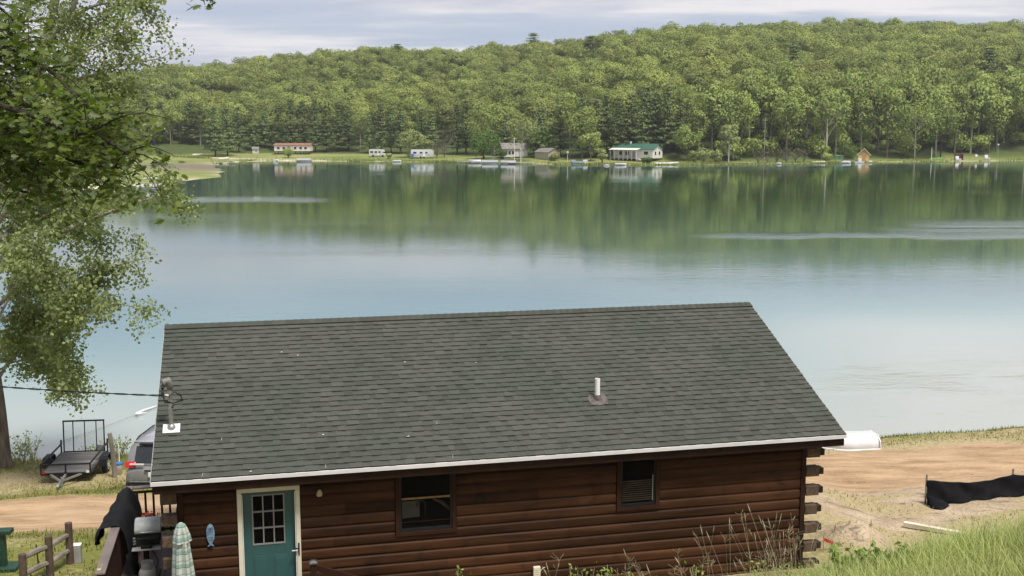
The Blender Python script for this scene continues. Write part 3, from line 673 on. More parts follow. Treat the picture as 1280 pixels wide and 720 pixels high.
while v < 4.15:
    if min(abs(v-q) for q in (1.45, 2.9)) > .08: dk(MB().box(-.795, -.76, v-.018, v+.018, .32, 1.17), 'baluster', M['darktrim'])
    v += .125
u = -.66
while u < .33: dk(MB().box(u-.02, u+.02, 4.155, 4.195, .32, 1.17), 'baluster', M['darktrim']); u += .152
hook = MB(); hook.tube([(-.82, .05, 1.25), (-.82, .05, 1.30), (-.80, .04, 1.32)], .008, 6); hook.box(-.875, -.82, -.02, .05, 1.251, 1.262)
dk(hook, 'rail_hook', simple('straw_yellow', (.45, .40, .2), .6))
# stair railing at the landing
stair = thing('stair_railing', 'dark wooden handrail with capped posts running down from the door landing', 'railing', tuple(hw(2.52, -.3, .25)), YAW)
for (u, v, zt) in ((0, 0, .92), (.02, -.70, .90)):
    p = MB().box(u-.05, u+.05, v-.05, v+.05, 0, zt).build('post', M['darktrim'], stair, bevel=.004)
    MB().add([(u+a, v+b, z) for z, k in ((zt+.002, .068), (zt+.03, .068), (zt+.062, .03)) for a, b in ((-k, -k), (k, -k), (k, k), (-k, k))],
             [(3, 2, 1, 0), (8, 9, 10, 11)]+[(i*4+j, i*4+(j+1) % 4, i*4+4+(j+1) % 4, i*4+4+j) for i in (0, 1) for j in range(4)]).build('post_cap', simple('cap_grey', (.05, .045, .045), .5), p)
for v in (0, -.70):
    MB().beam((.06, v, .84), (1.9, v, .12), .045, .10).build('hand_rail', M['trim'], stair, bevel=.006)
    MB().beam((.06, v, .42), (1.9, v, -.3), .04, .08).build('lower_rail', M['trim'], stair, bevel=.006)
mb = MB()
for k in range(4): mb.box(.09+k*.28, .36+k*.28, -.68, -.05, -.25-k*.02, -.03-k*.17)
mb.build('steps', M['deck'], stair)
# black cover draped over the rail
mb = MB(); nu, nv = 22, 25; P = []; NR = random.Random(3)
for i in range(nu):
    q = i/(nu-1); v = 1.95+2.1*q; env = math.sin(math.pi*min(1, .12+q*.95))**.5 if q < .95 else .5
    for j in range(nv):
        t = j/(nv-1)*2-1
        bulge = .32*max(0, math.sin(math.pi*min(1, .22+q*.8)))**.8*(1-.5*q)+.10
        if t < 0: uu = -.82-(bulge)*(1-(1+t)**2.2); zz_ = 1.275-(.36*env+.18*math.exp(-((q-.3)/.25)**2))*(-t)**1.9-.03*abs(math.sin(t*7+q*9))
        else: uu = -.82+.30*t**.7+.05*math.sin(q*14)*t; zz_ = 1.275-1.02*t**1.5*(.75+.25*math.sin(q*7+1))
        uu += .03*math.sin(q*31+t*6)*abs(t); zz_ += .012+.03*abs(math.sin(q*12+t*5))*(.4+abs(t)); 
        if q > .72: zz_ += .10*math.exp(-(t*2.2)**2)*math.sin((q-.72)/.28*math.pi)
        P.append((uu+.3-.3, v-2.9, zz_-1.26))
cover = tag(MB().grid(P, nu, nv).build('grill_cover', M['cloth'], None, smooth=True, solid=.012), 'crumpled black cover draped over the deck railing', 'cover')
cover.location = hw(0, 2.9, 1.26); cover.rotation_euler = (0, 0, YAW)
# gas grill and its tank
grill = thing('gas_grill', 'small gas grill with grey lid and side shelf standing on the plank deck', 'grill', tuple(hw(-.30, 2.1, .25)), YAW); grill.scale = (.86, .86, .9)
MB().box(-.09, .02, -.05, .06, .06, .66).build('pedestal', M['black'], grill, bevel=.01)
MB().box(-.24, .22, -.2, .22, .02, .055).build('base', M['black'], grill, bevel=.01)
MB().prism([(-.2, .70), (.22, .70), (.22, .95), (-.14, .93), (-.2, .84)], -.2, .26, 0).build('firebox', M['black'], grill, bevel=.015)
lid = MB(); P = []
for i in range(9):
    a = math.pi*i/8
    for uu in (-.23, -.20, .27, .30): P.append((uu, .03-.25*math.cos(a)*(1 if uu in (-.2, .27) else .96), .955+.19*math.sin(a)*(1 if uu in (-.2, .27) else .92)+.08*(i/8)))
lid = MB().grid(P, 9, 4).build('lid', simple('grill_lid_grey', (.40, .41, .40), .45, .25, 6), grill, smooth=True, solid=.012)
MB().tube([(-.1, -.24, .98), (-.1, -.27, 1.0), (.18, -.27, 1.0), (.18, -.24, .98)], .012, 6).build('handle', M['steel'], lid)
MB().box(-.28, .30, -.40, -.215, .665, .69).build('side_shelf', M['grey'], grill, bevel=.006)
MB().box(-.1, .12, -.36, -.25, .691, .75).build('control_box', M['black'], grill, bevel=.01)
for k in range(3): MB().tube([(-.22+.0*k, -.17+.0*k, .74+k*.06), (-.26, -.2, .74+k*.06)], .022, 10).build('knob', M['steel'], grill)
MB().tube([(.0, -.1, .66), (.14, -.22, .56), (.22, -.3, .42), (.20, -.4, .30), (.06, -.46, .36)], .011, 6).build('gas_hose', M['black'], grill, smooth=True)
tank = thing('propane_tank', 'pale grey propane tank on the deck boards below the grill', 'gas tank', tuple(hw(-.27, 1.62, .25)), YAW)
MB().lathe([(.10, 0), (.105, .03), (.13, .04), (.152, .09), (.155, .14), (.155, .25), (.135, .31), (.09, .345), (.03, .355)], (0, 0, 0), 20).build('body', simple('tank_grey', (.40, .39, .36), .5, .15, 7), tank, smooth=True)
mb = MB(); P = [(.105*math.cos(a), .105*math.sin(a), z) for z in (.335, .45) for a in np.linspace(.5, 5.8, 15)]; mb.grid(P, 2, 15)
mb.build('collar', simple('tank_collar', (.33, .32, .30), .5, .2, 7), tank, solid=.008); MB().lathe([(.025, .35), (.025, .41), (.04, .41), (.04, .43)], (0, 0, 0), 10).build('valve', M['steel'], tank)
MB().lathe([(.112, 0), (.112, .028), (.106, .028)], (0, 0, 0), 16).build('foot_ring', M['grey'], tank)
# flower pot, patio umbrella, fish ornament
pot = thing('flower_pot', 'pale flower pot of red blooms at the far end of the deck', 'flower pot', tuple(hw(-.45, 3.7, .25)), YAW)
MB().lathe([(.14, 0), (.19, .27), (.21, .27), (.21, .32), (.18, .32), (.16, .25)], (0, 0, 0), 18).build('pot', simple('pot_grey', (.45, .45, .42), .6, .15, 5), pot)
def leafquads(P, Nn, S, asp=.6, spread=.5, rng=RNG):
    n = len(P); Nn = Nn+rng.normal(0, spread, (n, 3)); Nn /= np.linalg.norm(Nn, axis=1, keepdims=True)+1e-9
    r = rng.normal(0, 1, (n, 3)); U = np.cross(Nn, r); U /= np.linalg.norm(U, axis=1, keepdims=True)+1e-9; W = np.cross(Nn, U)
    S = np.broadcast_to(S, (n,))[:, None]; b = S*.14*Nn
    V = np.stack([P-U*S*.5, P+W*S*asp*.5-U*S*.12+b, P+U*S*.5, P-W*S*asp*.5-U*S*.12+b], 1).reshape(-1, 3)
    return V, np.arange(4*n).reshape(n, 4)
def ball_leaves(name, c, r, n, s, m, parent, tint=None):
    d = RNG.normal(0, 1, (n, 3)); d /= np.linalg.norm(d, axis=1, keepdims=True); P = np.array(c)+d*np.array(r)*RNG.uniform(.5, 1, (n, 1))
    V, F = leafquads(P, d, RNG.uniform(.6, 1.3, n)*s); return link(name, np_mesh(name, V, F, 4, RNG.uniform(0, 1, n)), m, parent)
ball_leaves('foliage', (0, 0, .45), (.26, .22, .17), 260, .075, M['deepleaf'], pot)
ball_leaves('blooms', (0, 0, .55), (.25, .2, .10), 90, .07, M['red'], pot)
umb = thing('patio_umbrella', 'closed green and white plaid patio umbrella leaning by the cabin corner', 'umbrella', tuple(hw(.43, .12, .27)), YAW); umb.scale = (.84, .84, 1)
um, ns, ls, p = newmat('plaid_canvas')
t_ = ns.new('ShaderNodeTexCoord'); sp_ = ns.new('ShaderNodeSeparateXYZ'); ls.new(t_.outputs['UV'], sp_.inputs[0])
def stripe(s, f, w): return nmath(ns, ls, 'LESS_THAN', nmath(ns, ls, 'FRACT', nmath(ns, ls, 'MULTIPLY', s, f)), w)
c = nmix(ns, ls, stripe(sp_.outputs[0], 8, .45), (.44, .47, .42), (.34, .41, .36)); c = nmix(ns, ls, nmath(ns, ls, 'MULTIPLY', stripe(sp_.outputs[1], 4.5, .3), .75), c, (.16, .27, .24))
c = nmix(ns, ls, nmath(ns, ls, 'MULTIPLY', stripe(sp_.outputs[0], 16, .12), .8), c, (.06, .12, .13)); c = nmix(ns, ls, nmath(ns, ls, 'MULTIPLY', stripe(sp_.outputs[1], 9, .12), .7), c, (.07, .12, .13))
ls.new(c, p.inputs['Base Color']); p.inputs['Roughness'].default_value = .85
def canvas(prof, n, fold, name, parent):
    V = []; uv = []
    for i, (r, z) in enumerate(prof):
        for k in range(n+1):
            a = 2*math.pi*k/n; rr_ = r*(1+fold*(.5*math.sin(a*6+i*.3)+.35*math.sin(a*3+1+i*.5)))
            V.append((rr_*math.cos(a)*1.0, rr_*math.sin(a)*.85, z)); uv.append((k/n, z))
    F = [(i*(n+1)+k, i*(n+1)+k+1, (i+1)*(n+1)+k+1, (i+1)*(n+1)+k) for i in range(len(prof)-1) for k in range(n)]
    me = np_mesh(name, V, F, 4, smooth=True); L = me.uv_layers.new(name='UVMap')
    for lp in me.loops: L.data[lp.index].uv = uv[lp.vertex_index]
    return link(name, me, um, parent)
canvas([(.20, .30), (.19, .42), (.20, .6), (.185, .8), (.165, 1.0), (.145, 1.2), (.125, 1.38), (.11, 1.5)], 48, .30, 'canopy', umb)
canvas([(.17, 1.30), (.145, 1.42), (.10, 1.54), (.07, 1.60), (.03, 1.625), (.004, 1.63)], 48, .24, 'vent_flap', umb)
MB().tube([(0, 0, 0), (0, 0, 1.60)], .019, 10).build('pole', M['oldwood'], umb); MB().lathe([(.2, 0), (.2, .04), (.06, .08), (.03, .16)], (0, 0, 0), 18).build('base', M['black'], umb)
fish = thing('fish_ornament', 'blue fish shaped ornament hanging on the log wall left of the door', 'ornament', tuple(hw(.88, V0-.055, 1.56)), YAW)
prof = [(0, .20), (.04, .17), (.062, .1), (.068, .02), (.06, -.07), (.035, -.13), (.02, -.155), (.06, -.20), (.0, -.19), (-.06, -.20), (-.02, -.155), (-.035, -.13), (-.06, -.07), (-.068, .02), (-.062, .1), (-.04, .17)]
MB().prism(prof, -.022, .0, 1).build('body', M['blueorn'], fish, bevel=.01)
mb = MB()
for i in range(5): mb.tube([(.045*math.cos(a), -.026, .10-i*.05+.02*math.sin(a)) for a in np.linspace(0, math.pi, 7)], .004, 5)
mb.build('scales', simple('blue_dark_glaze', (.05, .10, .2), .4), fish)
MB().lathe([(.011, 0), (.011, .006)], (.0, 0, 0), 10, M=Matrix.Translation((0, -.022, .15)) @ Matrix.Rotation(R(90), 4, 'X')).build('eye', M['white'], fish)
# leaf and twig litter on the roof
lit_spec = [(352, 440, 0), (372, 444, 0), (506, 453, 1), (595, 453, 0), (404, 543, 0), (510, 546, 1), (546, 529, 2), (407, 583, 2), (313, 590, 1), (253, 594, 2), (277, 549, 2), (566, 571, 2)]
C0 = Vector((0, 0, CZ)); nrm = (hw(*rf(1, 0, 0))-hw(*rf(0, 0, 0))).cross(hw(*rf(0, 1, 0))-hw(*rf(0, 0, 0))).normalized(); q0 = hw(*rf(0, 0, .022))
for (px, py, kd) in lit_spec:
    d = at(px, py, 1)-C0; p = C0+d*((q0-C0).dot(nrm)/d.dot(nrm)); s = random.uniform(.8, 1.2); mb = MB(); a = random.uniform(0, 3)
    if kd == 0: mb.grid([(s*.035*i, s*.02*j, .012*abs(i)) for i in (-1, 0, 1) for j in (-1, 0, 1)], 3, 3)
    elif kd == 1: mb.tube([(-.07*s, 0, .01), (0, .012, .02), (.07*s, -.005, .012)], [.006, .012, .008], 6); mb.tube([(0, .01, .015), (.05, .05, .02)], [.008, .014], 6)
    else: mb.tube([(-.03, -.09*s, .01), (.01, -.03, .025), (.0, .04, .02), (.025, .09*s, .03)], [.004, .006, .005, .003], 6)
    o = mb.build(('dry_leaf', 'bark_chip', 'twig')[kd], M['plank'], None)
    o.scale = (.42, .42, .42); o.location = p; o.rotation_euler = (th, 0, YAW+(0 if kd == 2 else a*.3))
    tag(o, ('tiny pale dry leaf lying on the grey shingles', 'pale bark chip lying on the grey shingles', 'thin pale bent twig lying on the grey shingles')[kd], ('leaf', 'bark chip', 'twig')[kd], ('dry leaves on the roof', 'bark chips on the roof', 'twigs on the roof')[kd])
# service cable to a pole off to the left
cb = thing('power_cable', 'twisted black power cable running from the roof mast to the left', 'cable', tuple(mast.matrix_world @ Vector((0, 0, 0))))
A = hw(*(top+Vector((-.09, 0, -.14)))); cb.location = A; B = Vector((-30, 27, 9.6)); pts = [[], []]
for i in range(240):
    t = i/239; p = A.lerp(B, t); p.z -= 2.1*4*t*(1-t)*.42; p -= A
    for k in (0, 1):
        a = i*.9+k*math.pi; pts[k].append(p+Vector((0, .010*math.cos(a), .010*math.sin(a))))
for k in (0, 1): MB().tube(pts[k], .0085, 5).build('strand', M['black'] if k == 0 else M['rubber'], cb, smooth=True)
pole = thing('utility_pole', 'weathered wooden utility pole carrying the cabin power cable', 'pole', (-30, 27.1, float(gz(-30, 27.1))))
MB().tube([(0, 0, -.5), (0, 0, 9.5-pole.location.z+.9)], [.15, .11], 12).build('shaft', M['oldwood'], pole)
MB().box(-.9, .9, -.06, .06, 9.4-pole.location.z, 9.52-pole.location.z).build('crossarm', M['oldwood'], pole)

# ------------------------------------------------------------------ left yard: trailer, car, posts, fence
def gp(x, y, dz=0): return (x, y, float(gz(x, y))+dz)
tr = thing('utility_trailer', 'black open utility trailer with tall mesh ramp gate parked on the bank', 'trailer', gp(-13.72, 33.8, -.05), R(7)); tr.scale = (.9, .9, .9)
mb = MB(); W, Lt, zf = .80, 2.5, .48                                   # tongue points to the camera (-y)
def fr(b, a, c, w=.045): b.beam(a, c, w, w)
y0, y1 = -1.25, 1.25
for x in (-W, W): fr(mb, (x, y0, zf), (x, y1, zf), .06); fr(mb, (x, y0, zf+.33), (x, y1, zf+.33)); [fr(mb, (x, y, zf), (x, y, zf+.33)) for y in (y0, y1)]
for y in (y0, y1): fr(mb, (-W, y, zf), (W, y, zf), .06)
fr(mb, (-W, y0, zf+.33), (W, y0, zf+.33)); fr(mb, (0, y0, zf), (0, y0, zf+.33))
for x in (-W, W): fr(mb, (x, y1, zf+.33), (x, y1+.04, zf+.48), .05)
mb.build('frame', M['black'], tr)
mb = MB(); k = 0
for k in range(11): mb.box(-W+.035, W-.035, y0+.04+k*.22, y0+.245+k*.22, zf+.0, zf+.045, t=random.uniform(.6, 1.3))
mb.build('bed_boards', simple('trailer_boards', (.15, .14, .135), .8, .4, 5, stretch=(.2, 2, 1), tint=True), tr)
g = MB(); gt = 1.16; xs_ = (-.70, -.37, .03, .43, .70)
for x in xs_: fr(g, (x, y1-.02, zf+.05), (x, y1+.06, zf+gt), .04 if abs(x) > .6 else .03)
fr(g, (-.70, y1-.02, zf+.05), (.70, y1-.02, zf+.05)); fr(g, (-.72, y1+.06, zf+gt), (.72, y1+.06, zf+gt), .05)
gate = g.build('ramp_gate', M['black'], tr)
mm, ns, ls, p = newmat('expanded_mesh'); tcn = ns.new('ShaderNodeTexCoord'); mpn = ns.new('ShaderNodeMapping'); mpn.inputs['Rotation'].default_value = (0, R(45), 0); ls.new(tcn.outputs['Object'], mpn.inputs[0])
spn = ns.new('ShaderNodeSeparateXYZ'); ls.new(mpn.outputs[0], spn.inputs[0])
def ln(s): return nmath(ns, ls, 'LESS_THAN', nmath(ns, ls, 'FRACT', nmath(ns, ls, 'MULTIPLY', s, 28)), .05)
ms = ns.new('ShaderNodeMixShader'); tp = ns.new('ShaderNodeBsdfTransparent'); ls.new(nmath(ns, ls, 'MAXIMUM', ln(spn.outputs[0]), ln(spn.outputs[2])), ms.inputs[0]); ls.new(tp.outputs[0], ms.inputs[1]); ls.new(p.outputs[0], ms.inputs[2]); ls.new(ms.outputs[0], ns['Material Output'].inputs[0])
p.inputs['Base Color'].default_value = (.09, .09, .09, 1)
MB().add([(-.7, y1-.01, zf+.06), (.7, y1-.01, zf+.06), (.7, y1+.055, zf+gt), (-.7, y1+.055, zf+gt)], [(0, 1, 2, 3)]).build('gate_mesh', mm, gate)
MB().box(.45, .69, y1-.03, y1-.005, zf+.06, zf+.26).build('plate_panel', simple('dull_steel', (.16, .16, .16), .5, .2, 8), gate)
for sx in (-1, 1):
    Mx = Matrix.Translation((sx*.95, .25, .30)) @ Matrix.Rotation(R(90), 4, 'Y')
    w = MB().lathe([(.14, -.09), (.27, -.085), (.30, -.06), (.30, .06), (.27, .085), (.14, .09)], (0, 0, 0), 22, M=Mx).build('wheel', M['rubber'], tr, smooth=True)
    MB().lathe([(.13, -.07), (.16, -.096), (.10, -.085), (.04, -.10), (.04, .10), (.10, .085), (.16, .096), (.13, .07)], (0, 0, 0), 18, M=Mx).build('rim', M['white'], w)
    f = MB(); prof = [(-.45, .36), (-.38, .60), (-.25, .68), (.25, .68), (.38, .60), (.45, .36)]
    f.grid([(sx*x, .25+yy, z) for yy, z in prof for x in (.83, 1.08)], 6, 2); f.build('fender', M['black'], tr, solid=.012)
mb = MB(); mb.beam((-.5, y0, zf-.02), (0, y0-.65, zf-.06), .06); mb.beam((.5, y0, zf-.02), (0, y0-.65, zf-.06), .06); mb.beam((0, y0, zf-.03), (0, y0-.95, zf-.10), .07); mb.build('tongue', M['steel'], tr)
mb = MB(); mb.tube([(0, y0-.95, zf-.08), (0, y0-1.0, zf-.1), (0, y0-1.08, zf-.14)], [.05, .06, .04], 8); mb.beam((.08, y0-.8, .0), (.08, y0-.8, .62), .05); mb.box(-.02, .18, y0-.9, y0-.7, 0, .02); mb.build('coupler', M['steel'], tr)
for x in (-.72, .72): MB().box(x-.05, x+.05, y0-.035, y0-.03, zf+.02, zf+.1).build('reflector', M['white'] if x > 0 else M['redlens'], tr)

# SUV
car = thing('parked_suv', 'dark grey parked suv seen from behind beside the cabin, rear lights red', 'car', gp(-10.15, 33.1), R(-2))
def loft(stations, m, name, parent, n=20, **k):
    P = []
    for (y, zb, zt, w, wt, e) in stations:
        for i in range(n):
            a = 2*math.pi*i/n; ca, sa_ = math.cos(a), math.sin(a)
            cx = math.copysign(abs(ca)**(2/e), ca); cz = math.copysign(abs(sa_)**(2/e), sa_)
            h = (cz+1)/2; ww = w+(wt-w)*max(0, h-.35)/.65
            P.append((cx*ww, y, zb+(zt-zb)*h))
    b = MB(); b.v = P; ns_ = len(stations)
    for i in range(ns_-1):
        for j in range(n): b.f.append((i*n+j, i*n+(j+1) % n, (i+1)*n+(j+1) % n, (i+1)*n+j)); b.t.append(1)
    b.f += [tuple(range(n)), tuple((ns_-1)*n+j for j in range(n))]; b.t += [1, 1]
    return b.build(name, m, parent, smooth=True, **k)
body = loft([(-2.32, .42, .95, .82, .80, 5), (-2.26, .34, 1.05, .90, .84, 6), (-1.9, .26, 1.08, .94, .88, 6), (0, .24, 1.06, .95, .90, 6), (1.2, .26, 1.04, .94, .88, 6), (2.1, .30, .92, .88, .78, 5), (2.34, .4, .78, .74, .68, 4)], M['carpaint'], 'body', car)
cab = loft([(-2.20, 1.02, 1.12, .90, .88, 6), (-2.05, 1.0, 1.42, .91, .85, 7), (-1.85, 1.0, 1.64, .92, .82, 8), (-1.2, 1.0, 1.70, .92, .82, 8), (-.3, 1.0, 1.69, .92, .82, 8), (.3, 1.0, 1.58, .91, .80, 8), (1.1, 1.0, 1.12, .88, .80, 6)], M['carpaint'], 'cabin', car, n=40)
MB().grid([(x, y, z) for y, z in ((-1.84, 1.66), (-1.2, 1.715), (-.3, 1.705), (.2, 1.62)) for x in (-.76, -.4, 0, .4, .76)], 4, 5).build('roof', M['carroof'], car, smooth=True, solid=.02)
for x in (-.73, .73): MB().tube([(x, -1.7, 1.70), (x, -1.5, 1.745), (x, -.3, 1.74), (x, -.1, 1.70)], .016, 8).build('roof_rail', M['black'], car, smooth=True)
MB().prism([(-2.215, 1.16), (-1.955, 1.58), (-1.935, 1.57), (-2.195, 1.15)], -.64, .64, 0).build('rear_window', M['darkglass'], car, bevel=.01)
MB().beam((-.1, -2.25, 1.13), (.5, -2.19, 1.24), .02).build('wiper', M['black'], car)
MB().box(-.55, .55, -2.02, -1.82, 1.635, 1.665).build('spoiler', M['black'], car, bevel=.01)
for sx in (-1, 1):
    MB().prism([(-2.335, 1.04), (-2.25, 1.19), (-2.02, 1.17), (-2.1, 1.02)], sx*.58 if sx > 0 else -.885, sx*.58 if sx < 0 else .885, 0).build('tail_light', M['redlens'], car, bevel=.02)
    MB().box(sx*.52-.2, sx*.52+.2, -2.345, -2.30, 1.125, 1.16).build('lamp_strip', M['white'], car)
    mir = MB().lathe([(.02, -.09), (.09, -.06), (.10, .04), (.06, .09)], (sx*1.03, .55, 1.12), 10).build('mirror', M['black'], car, smooth=True)
    MB().prism([(-1.75, 1.12), (-1.55, 1.52), (.25, 1.52), (.85, 1.12)], sx*.80-.02, sx*.80+.02, 0).build('side_window', M['darkglass'], car)
    for y in (-1.42, 1.42):
        Mx = Matrix.Translation((sx*.84, y, .35)) @ Matrix.Rotation(R(90), 4, 'Y')
        w = MB().lathe([(.2, -.11), (.33, -.105), (.35, -.07), (.35, .07), (.33, .105), (.2, .11)], (0, 0, 0), 24, M=Mx).build('wheel', M['rubber'], car, smooth=True)
        MB().lathe([(.19, -.1), (.21, -.113), (.05, -.09), (.05, .09), (.21, .113), (.19, .1)], (0, 0, 0), 12, M=Mx).build('rim', M['steel'], w)
MB().box(-.86, .86, -2.40, -2.26, .36, .62).build('bumper', M['black'], car, bevel=.05)
MB().box(-.72, .72, -2.41, -2.37, .64, .66).build('chrome_strip', M['steel'], car)
MB().box(-.19, .19, -2.375, -2.345, .78, .92).build('licence_plate', M['white'], car, bevel=.006)
for k in range(4): MB().box(-.15+k*.08, -.10+k*.08, -2.379, -2.3755, .82, .88).build('plate_figure', M['black'], car) if False else None
MB().box(-.3, .3, -2.36, -2.33, .95, .98).build('hatch_handle', M['black'], car)

# posts and small yard things
def post(name, label, cat, x, y, h, r, m, lean=(0, 0), grp=None):
    o = thing(name, label, cat, gp(x, y), 0, grp)
    MB().tube([(0, 0, -.3), (lean[0]*.5, lean[1]*.5, h*.5), (lean[0], lean[1], h)], [r, r*.95, r*.9], 9).build('shaft', m, o); return o
o = tag(MB().tube([(0, 0, -.2), (-.03, 0, .7), (-.10, .0, 1.42)], [.075, .07, .065], 9).build('wooden_post', M['oldwood'], smooth=False), 'leaning weathered grey wooden post between trailer and suv', 'post'); o.location = gpx(144, 597)
bk = thing('bait_bucket', 'white bucket with blue lid on the grass behind the wooden post', 'bucket', tuple(gpx(149, 593))); bk.scale = (.75, .75, .75)
MB().lathe([(.12, 0), (.15, .40), (.155, .42)], (0, 0, .02), 16).build('pail', M['white'], bk, smooth=True); MB().lathe([(.16, 0), (.165, .05), (.15, .09), (.05, .10)], (0, 0, .42), 16).build('lid', M['blue'], bk)
MB().tube([(-.15, 0, .36), (0, -.18, .3), (.15, 0, .36)], .01, 6).build('bail', M['steel'], bk)
o = tag(MB().tube([(0, 0, 0), (.0, .0, .9), (-.03, 0, 1.05)], [.02, .018, .012], 8).build('marker_stake', M['white']), 'thin white stake standing behind the blue lidded bucket', 'stake'); o.location = gpx(150, 592)
# white snag in the shallows
sn = thing('floating_branch', 'bleached white forked branch lying in the shallow water behind the cabin', 'branch', tuple(atz(175, 518, .03)))
MB().tube([(.42, 1.6, .03), (.22, 1.0, .05), (.0, .4, .06), (-.12, .0, .05), (-.10, -.25, .06), (.1, -.1, .08), (.3, .05, .08)], [.02, .04, .055, .06, .05, .03, .015], 8).build('limb', M['boatwhite'], sn, smooth=True)
MB().tube([(-.12, -.1, .04), (-.6, -1.4, .02), (-1.0, -2.6, .02), (-1.7, -4.2, .02)], .012, 5).build('line', M['grey'], sn)
# split rail fence
fn = thing('split_rail_fence', 'short brown split rail fence beside the deck', 'fence', tuple(gpx(63, 721)))
ft = [tuple(gpx(*q))[:2] for q in ((30, 736), (63, 721), (88, 705))]; ph = [.66, .80, .84]
fl = Vector(fn.location)
for (x, y), h in list(zip(ft, ph)):
    b = Vector(gp(x, y))-fl; MB().tube([b+Vector((0, 0, -.3)), b+Vector((.01, 0, h))], [.078, .07], 9).build('post', M['fencewood'], fn)
for i in range(2):
    a = Vector(gp(*ft[i]))-fl; b = Vector(gp(*ft[i+1]))-fl
    for h in (.26, .58): MB().tube([a+Vector((0, 0, h)), a.lerp(b, .5)+Vector((0, 0, h+.03)), b+Vector((0, 0, h+.02))], [.045, .06, .045], 7).build('rail', M['oldwood'], fn)
o = post('thin_stake', 'thin dark bent stake standing behind the fence', 'stake', gpx(49, 712).x, gpx(49, 712).y, .5, .015, M['darkbark'], (-.03, 0))
ub = thing('utility_box', 'narrow pale grey utility pedestal standing in the grass right of the fence', 'utility box', tuple(gpx(97, 703)), R(8))
MB().box(-.085, .085, -.07, .07, 0, .34).build('body', M['grey'], ub, bevel=.015); MB().box(-.09, .09, -.075, .075, .342, .38).build('cap', M['white'], ub, bevel=.015)
gpst = thing('green_mail_post', 'dark green wooden post with a flat crossboard at the left edge', 'post', tuple(gpx(4, 712)), R(5))
MB().box(-.075, .075, -.07, .07, -.3, .72).build('upright', M['greenpost'], gpst, bevel=.01); MB().box(-.42, .21, -.12, .12, .721, .80).build('crossboard', M['greenpost'], gpst, bevel=.01); 
MB().box(-.5, .30, -.2, .2, -.05, .08).build('base_box', M['greenpost'], gpst, bevel=.015)

# ------------------------------------------------------------------ right yard
bt = thing('overturned_rowboat', 'white overturned rowboat lying on the near shore behind the cabin roof', 'rowboat', tuple(gpx(1057, 559)), R(188))
def hull(L, W, H, n=15, m=9):
    P = []
    for i in range(n):
        q = i/(n-1); x = (q-.5)*L; w = W*.5*(1-max(0, (q-.45)/.55)**2.2)*(1 if q > .03 else .93); hh = H*(1+.35*q**3)
        for j in range(m):
            t = j/(m-1)*2-1; P.append((x, w*(abs(t)**.62)*math.copysign(1, t), -hh*(1-abs(t)**2.6)))
    return P, n, m
P, n, m = hull(1.75, 1.0, .40)
MB().grid([(x, y, -z+.03) for x, y, z in P], n, m).build('hull', M['boatwhite'], bt, smooth=True, solid=.02)
MB().prism([(-.5, .02), (.5, .02), (.45, .26), (.25, .43), (-.25, .43), (-.45, .26)], -.90, -.87, 0).build('transom', M['boatwhite'], bt)
mb = MB(); mb.beam((-.85, 0, .425), (.7, 0, .50), .04); mb.beam((-.85, .26, .385), (.5, .21, .42), .03); mb.beam((-.85, -.26, .385), (.5, -.21, .42), .03); mb.build('keel_strip', M['boatwhite'], bt)
mb = MB(); mb.tube([(x, s*.505*(1-max(0, ((x/1.75+.5)-.45)/.55)**2.2), .04) for s in (1,) for x in np.linspace(-.86, .82, 14)], .03, 6); mb.build('gunwale', M['whitemetal'], bt)
mb = MB(); mb.tube([(x, -.505*(1-max(0, ((x/1.75+.5)-.45)/.55)**2.2), .04) for x in np.linspace(-.86, .82, 14)], .03, 6); mb.build('gunwale', M['whitemetal'], bt)
# silt fence
sf = thing('silt_fence', 'black sagging silt fence held up by thin stakes beside the dirt road', 'silt fence', tuple(gpx(1210, 627))); sl = Vector(sf.location)
pth = [tuple(gpx(*q))[:2] for q in ((1157, 631), (1182, 630), (1210, 627), (1236, 623), (1265, 620), (1300, 616), (1345, 612), (1395, 608), (1450, 604))]
hs = [.60, .54, .46, .45, .54, .44, .42, .50, .56]
tt = np.linspace(0, len(pth)-1, 90); PX_ = np.interp(tt, range(len(pth)), [p[0] for p in pth]); PY_ = np.interp(tt, range(len(pth)), [p[1] for p in pth]); HS = np.interp(tt, range(len(pth)), hs)
P = []
for i in range(90):
    g0 = float(gz(PX_[i], PY_[i]))
    for j in range(12):
        q = j/11; wv = .05*math.sin(i*.32+q*2.5)*math.sin(q*math.pi)+.012*math.sin(i*.9+q*5)*q+(-.09*(1-q)**3)*(1+.5*math.sin(i*.45))
        P.append((PX_[i]-sl.x+.015*math.sin(i*.7+q*4), PY_[i]-sl.y+wv, g0-sl.z+.012+q*HS[i]+.02*math.sin(i*.55)*(1-q)))
MB().grid(P, 90, 12).build('fabric', M['silt'], sf, smooth=True, solid=.008)
for i, (x, y) in enumerate(pth):
    if i % 4 == 0: b = Vector(gp(x, y))-sl; MB().beam(b+Vector((0, .03, -.2)), b+Vector((.01, .05, hs[i]+.14)), .035).build('stake', M['oldwood'], sf)
fd = MB(); fd.grid([(pth[0][0]+.5*i/5-sl.x, pth[0][1]-.16*math.sin(i*.8)-.08*j-sl.y, float(gz(pth[0][0]+.1*i, pth[0][1]))-sl.z+.02+.25*(1-j/4)*(1-i/6)) for i in range(6) for j in range(5)], 6, 5)
fd.build('loose_flap', M['silt'], sf, smooth=True, solid=.008)
pl = tag(MB().box(-.66, .66, -.06, .06, 0, .09).build('pale_plank', M['plank'], bevel=.008), 'pale timber plank lying on bare ground above the grassy slope', 'plank')
a = gpx(1133, 660, .05); b = gpx(1203, 671, .01); pl.location = (a+b)/2; pl.rotation_euler = (b-a).to_track_quat('X', 'Z').to_euler()
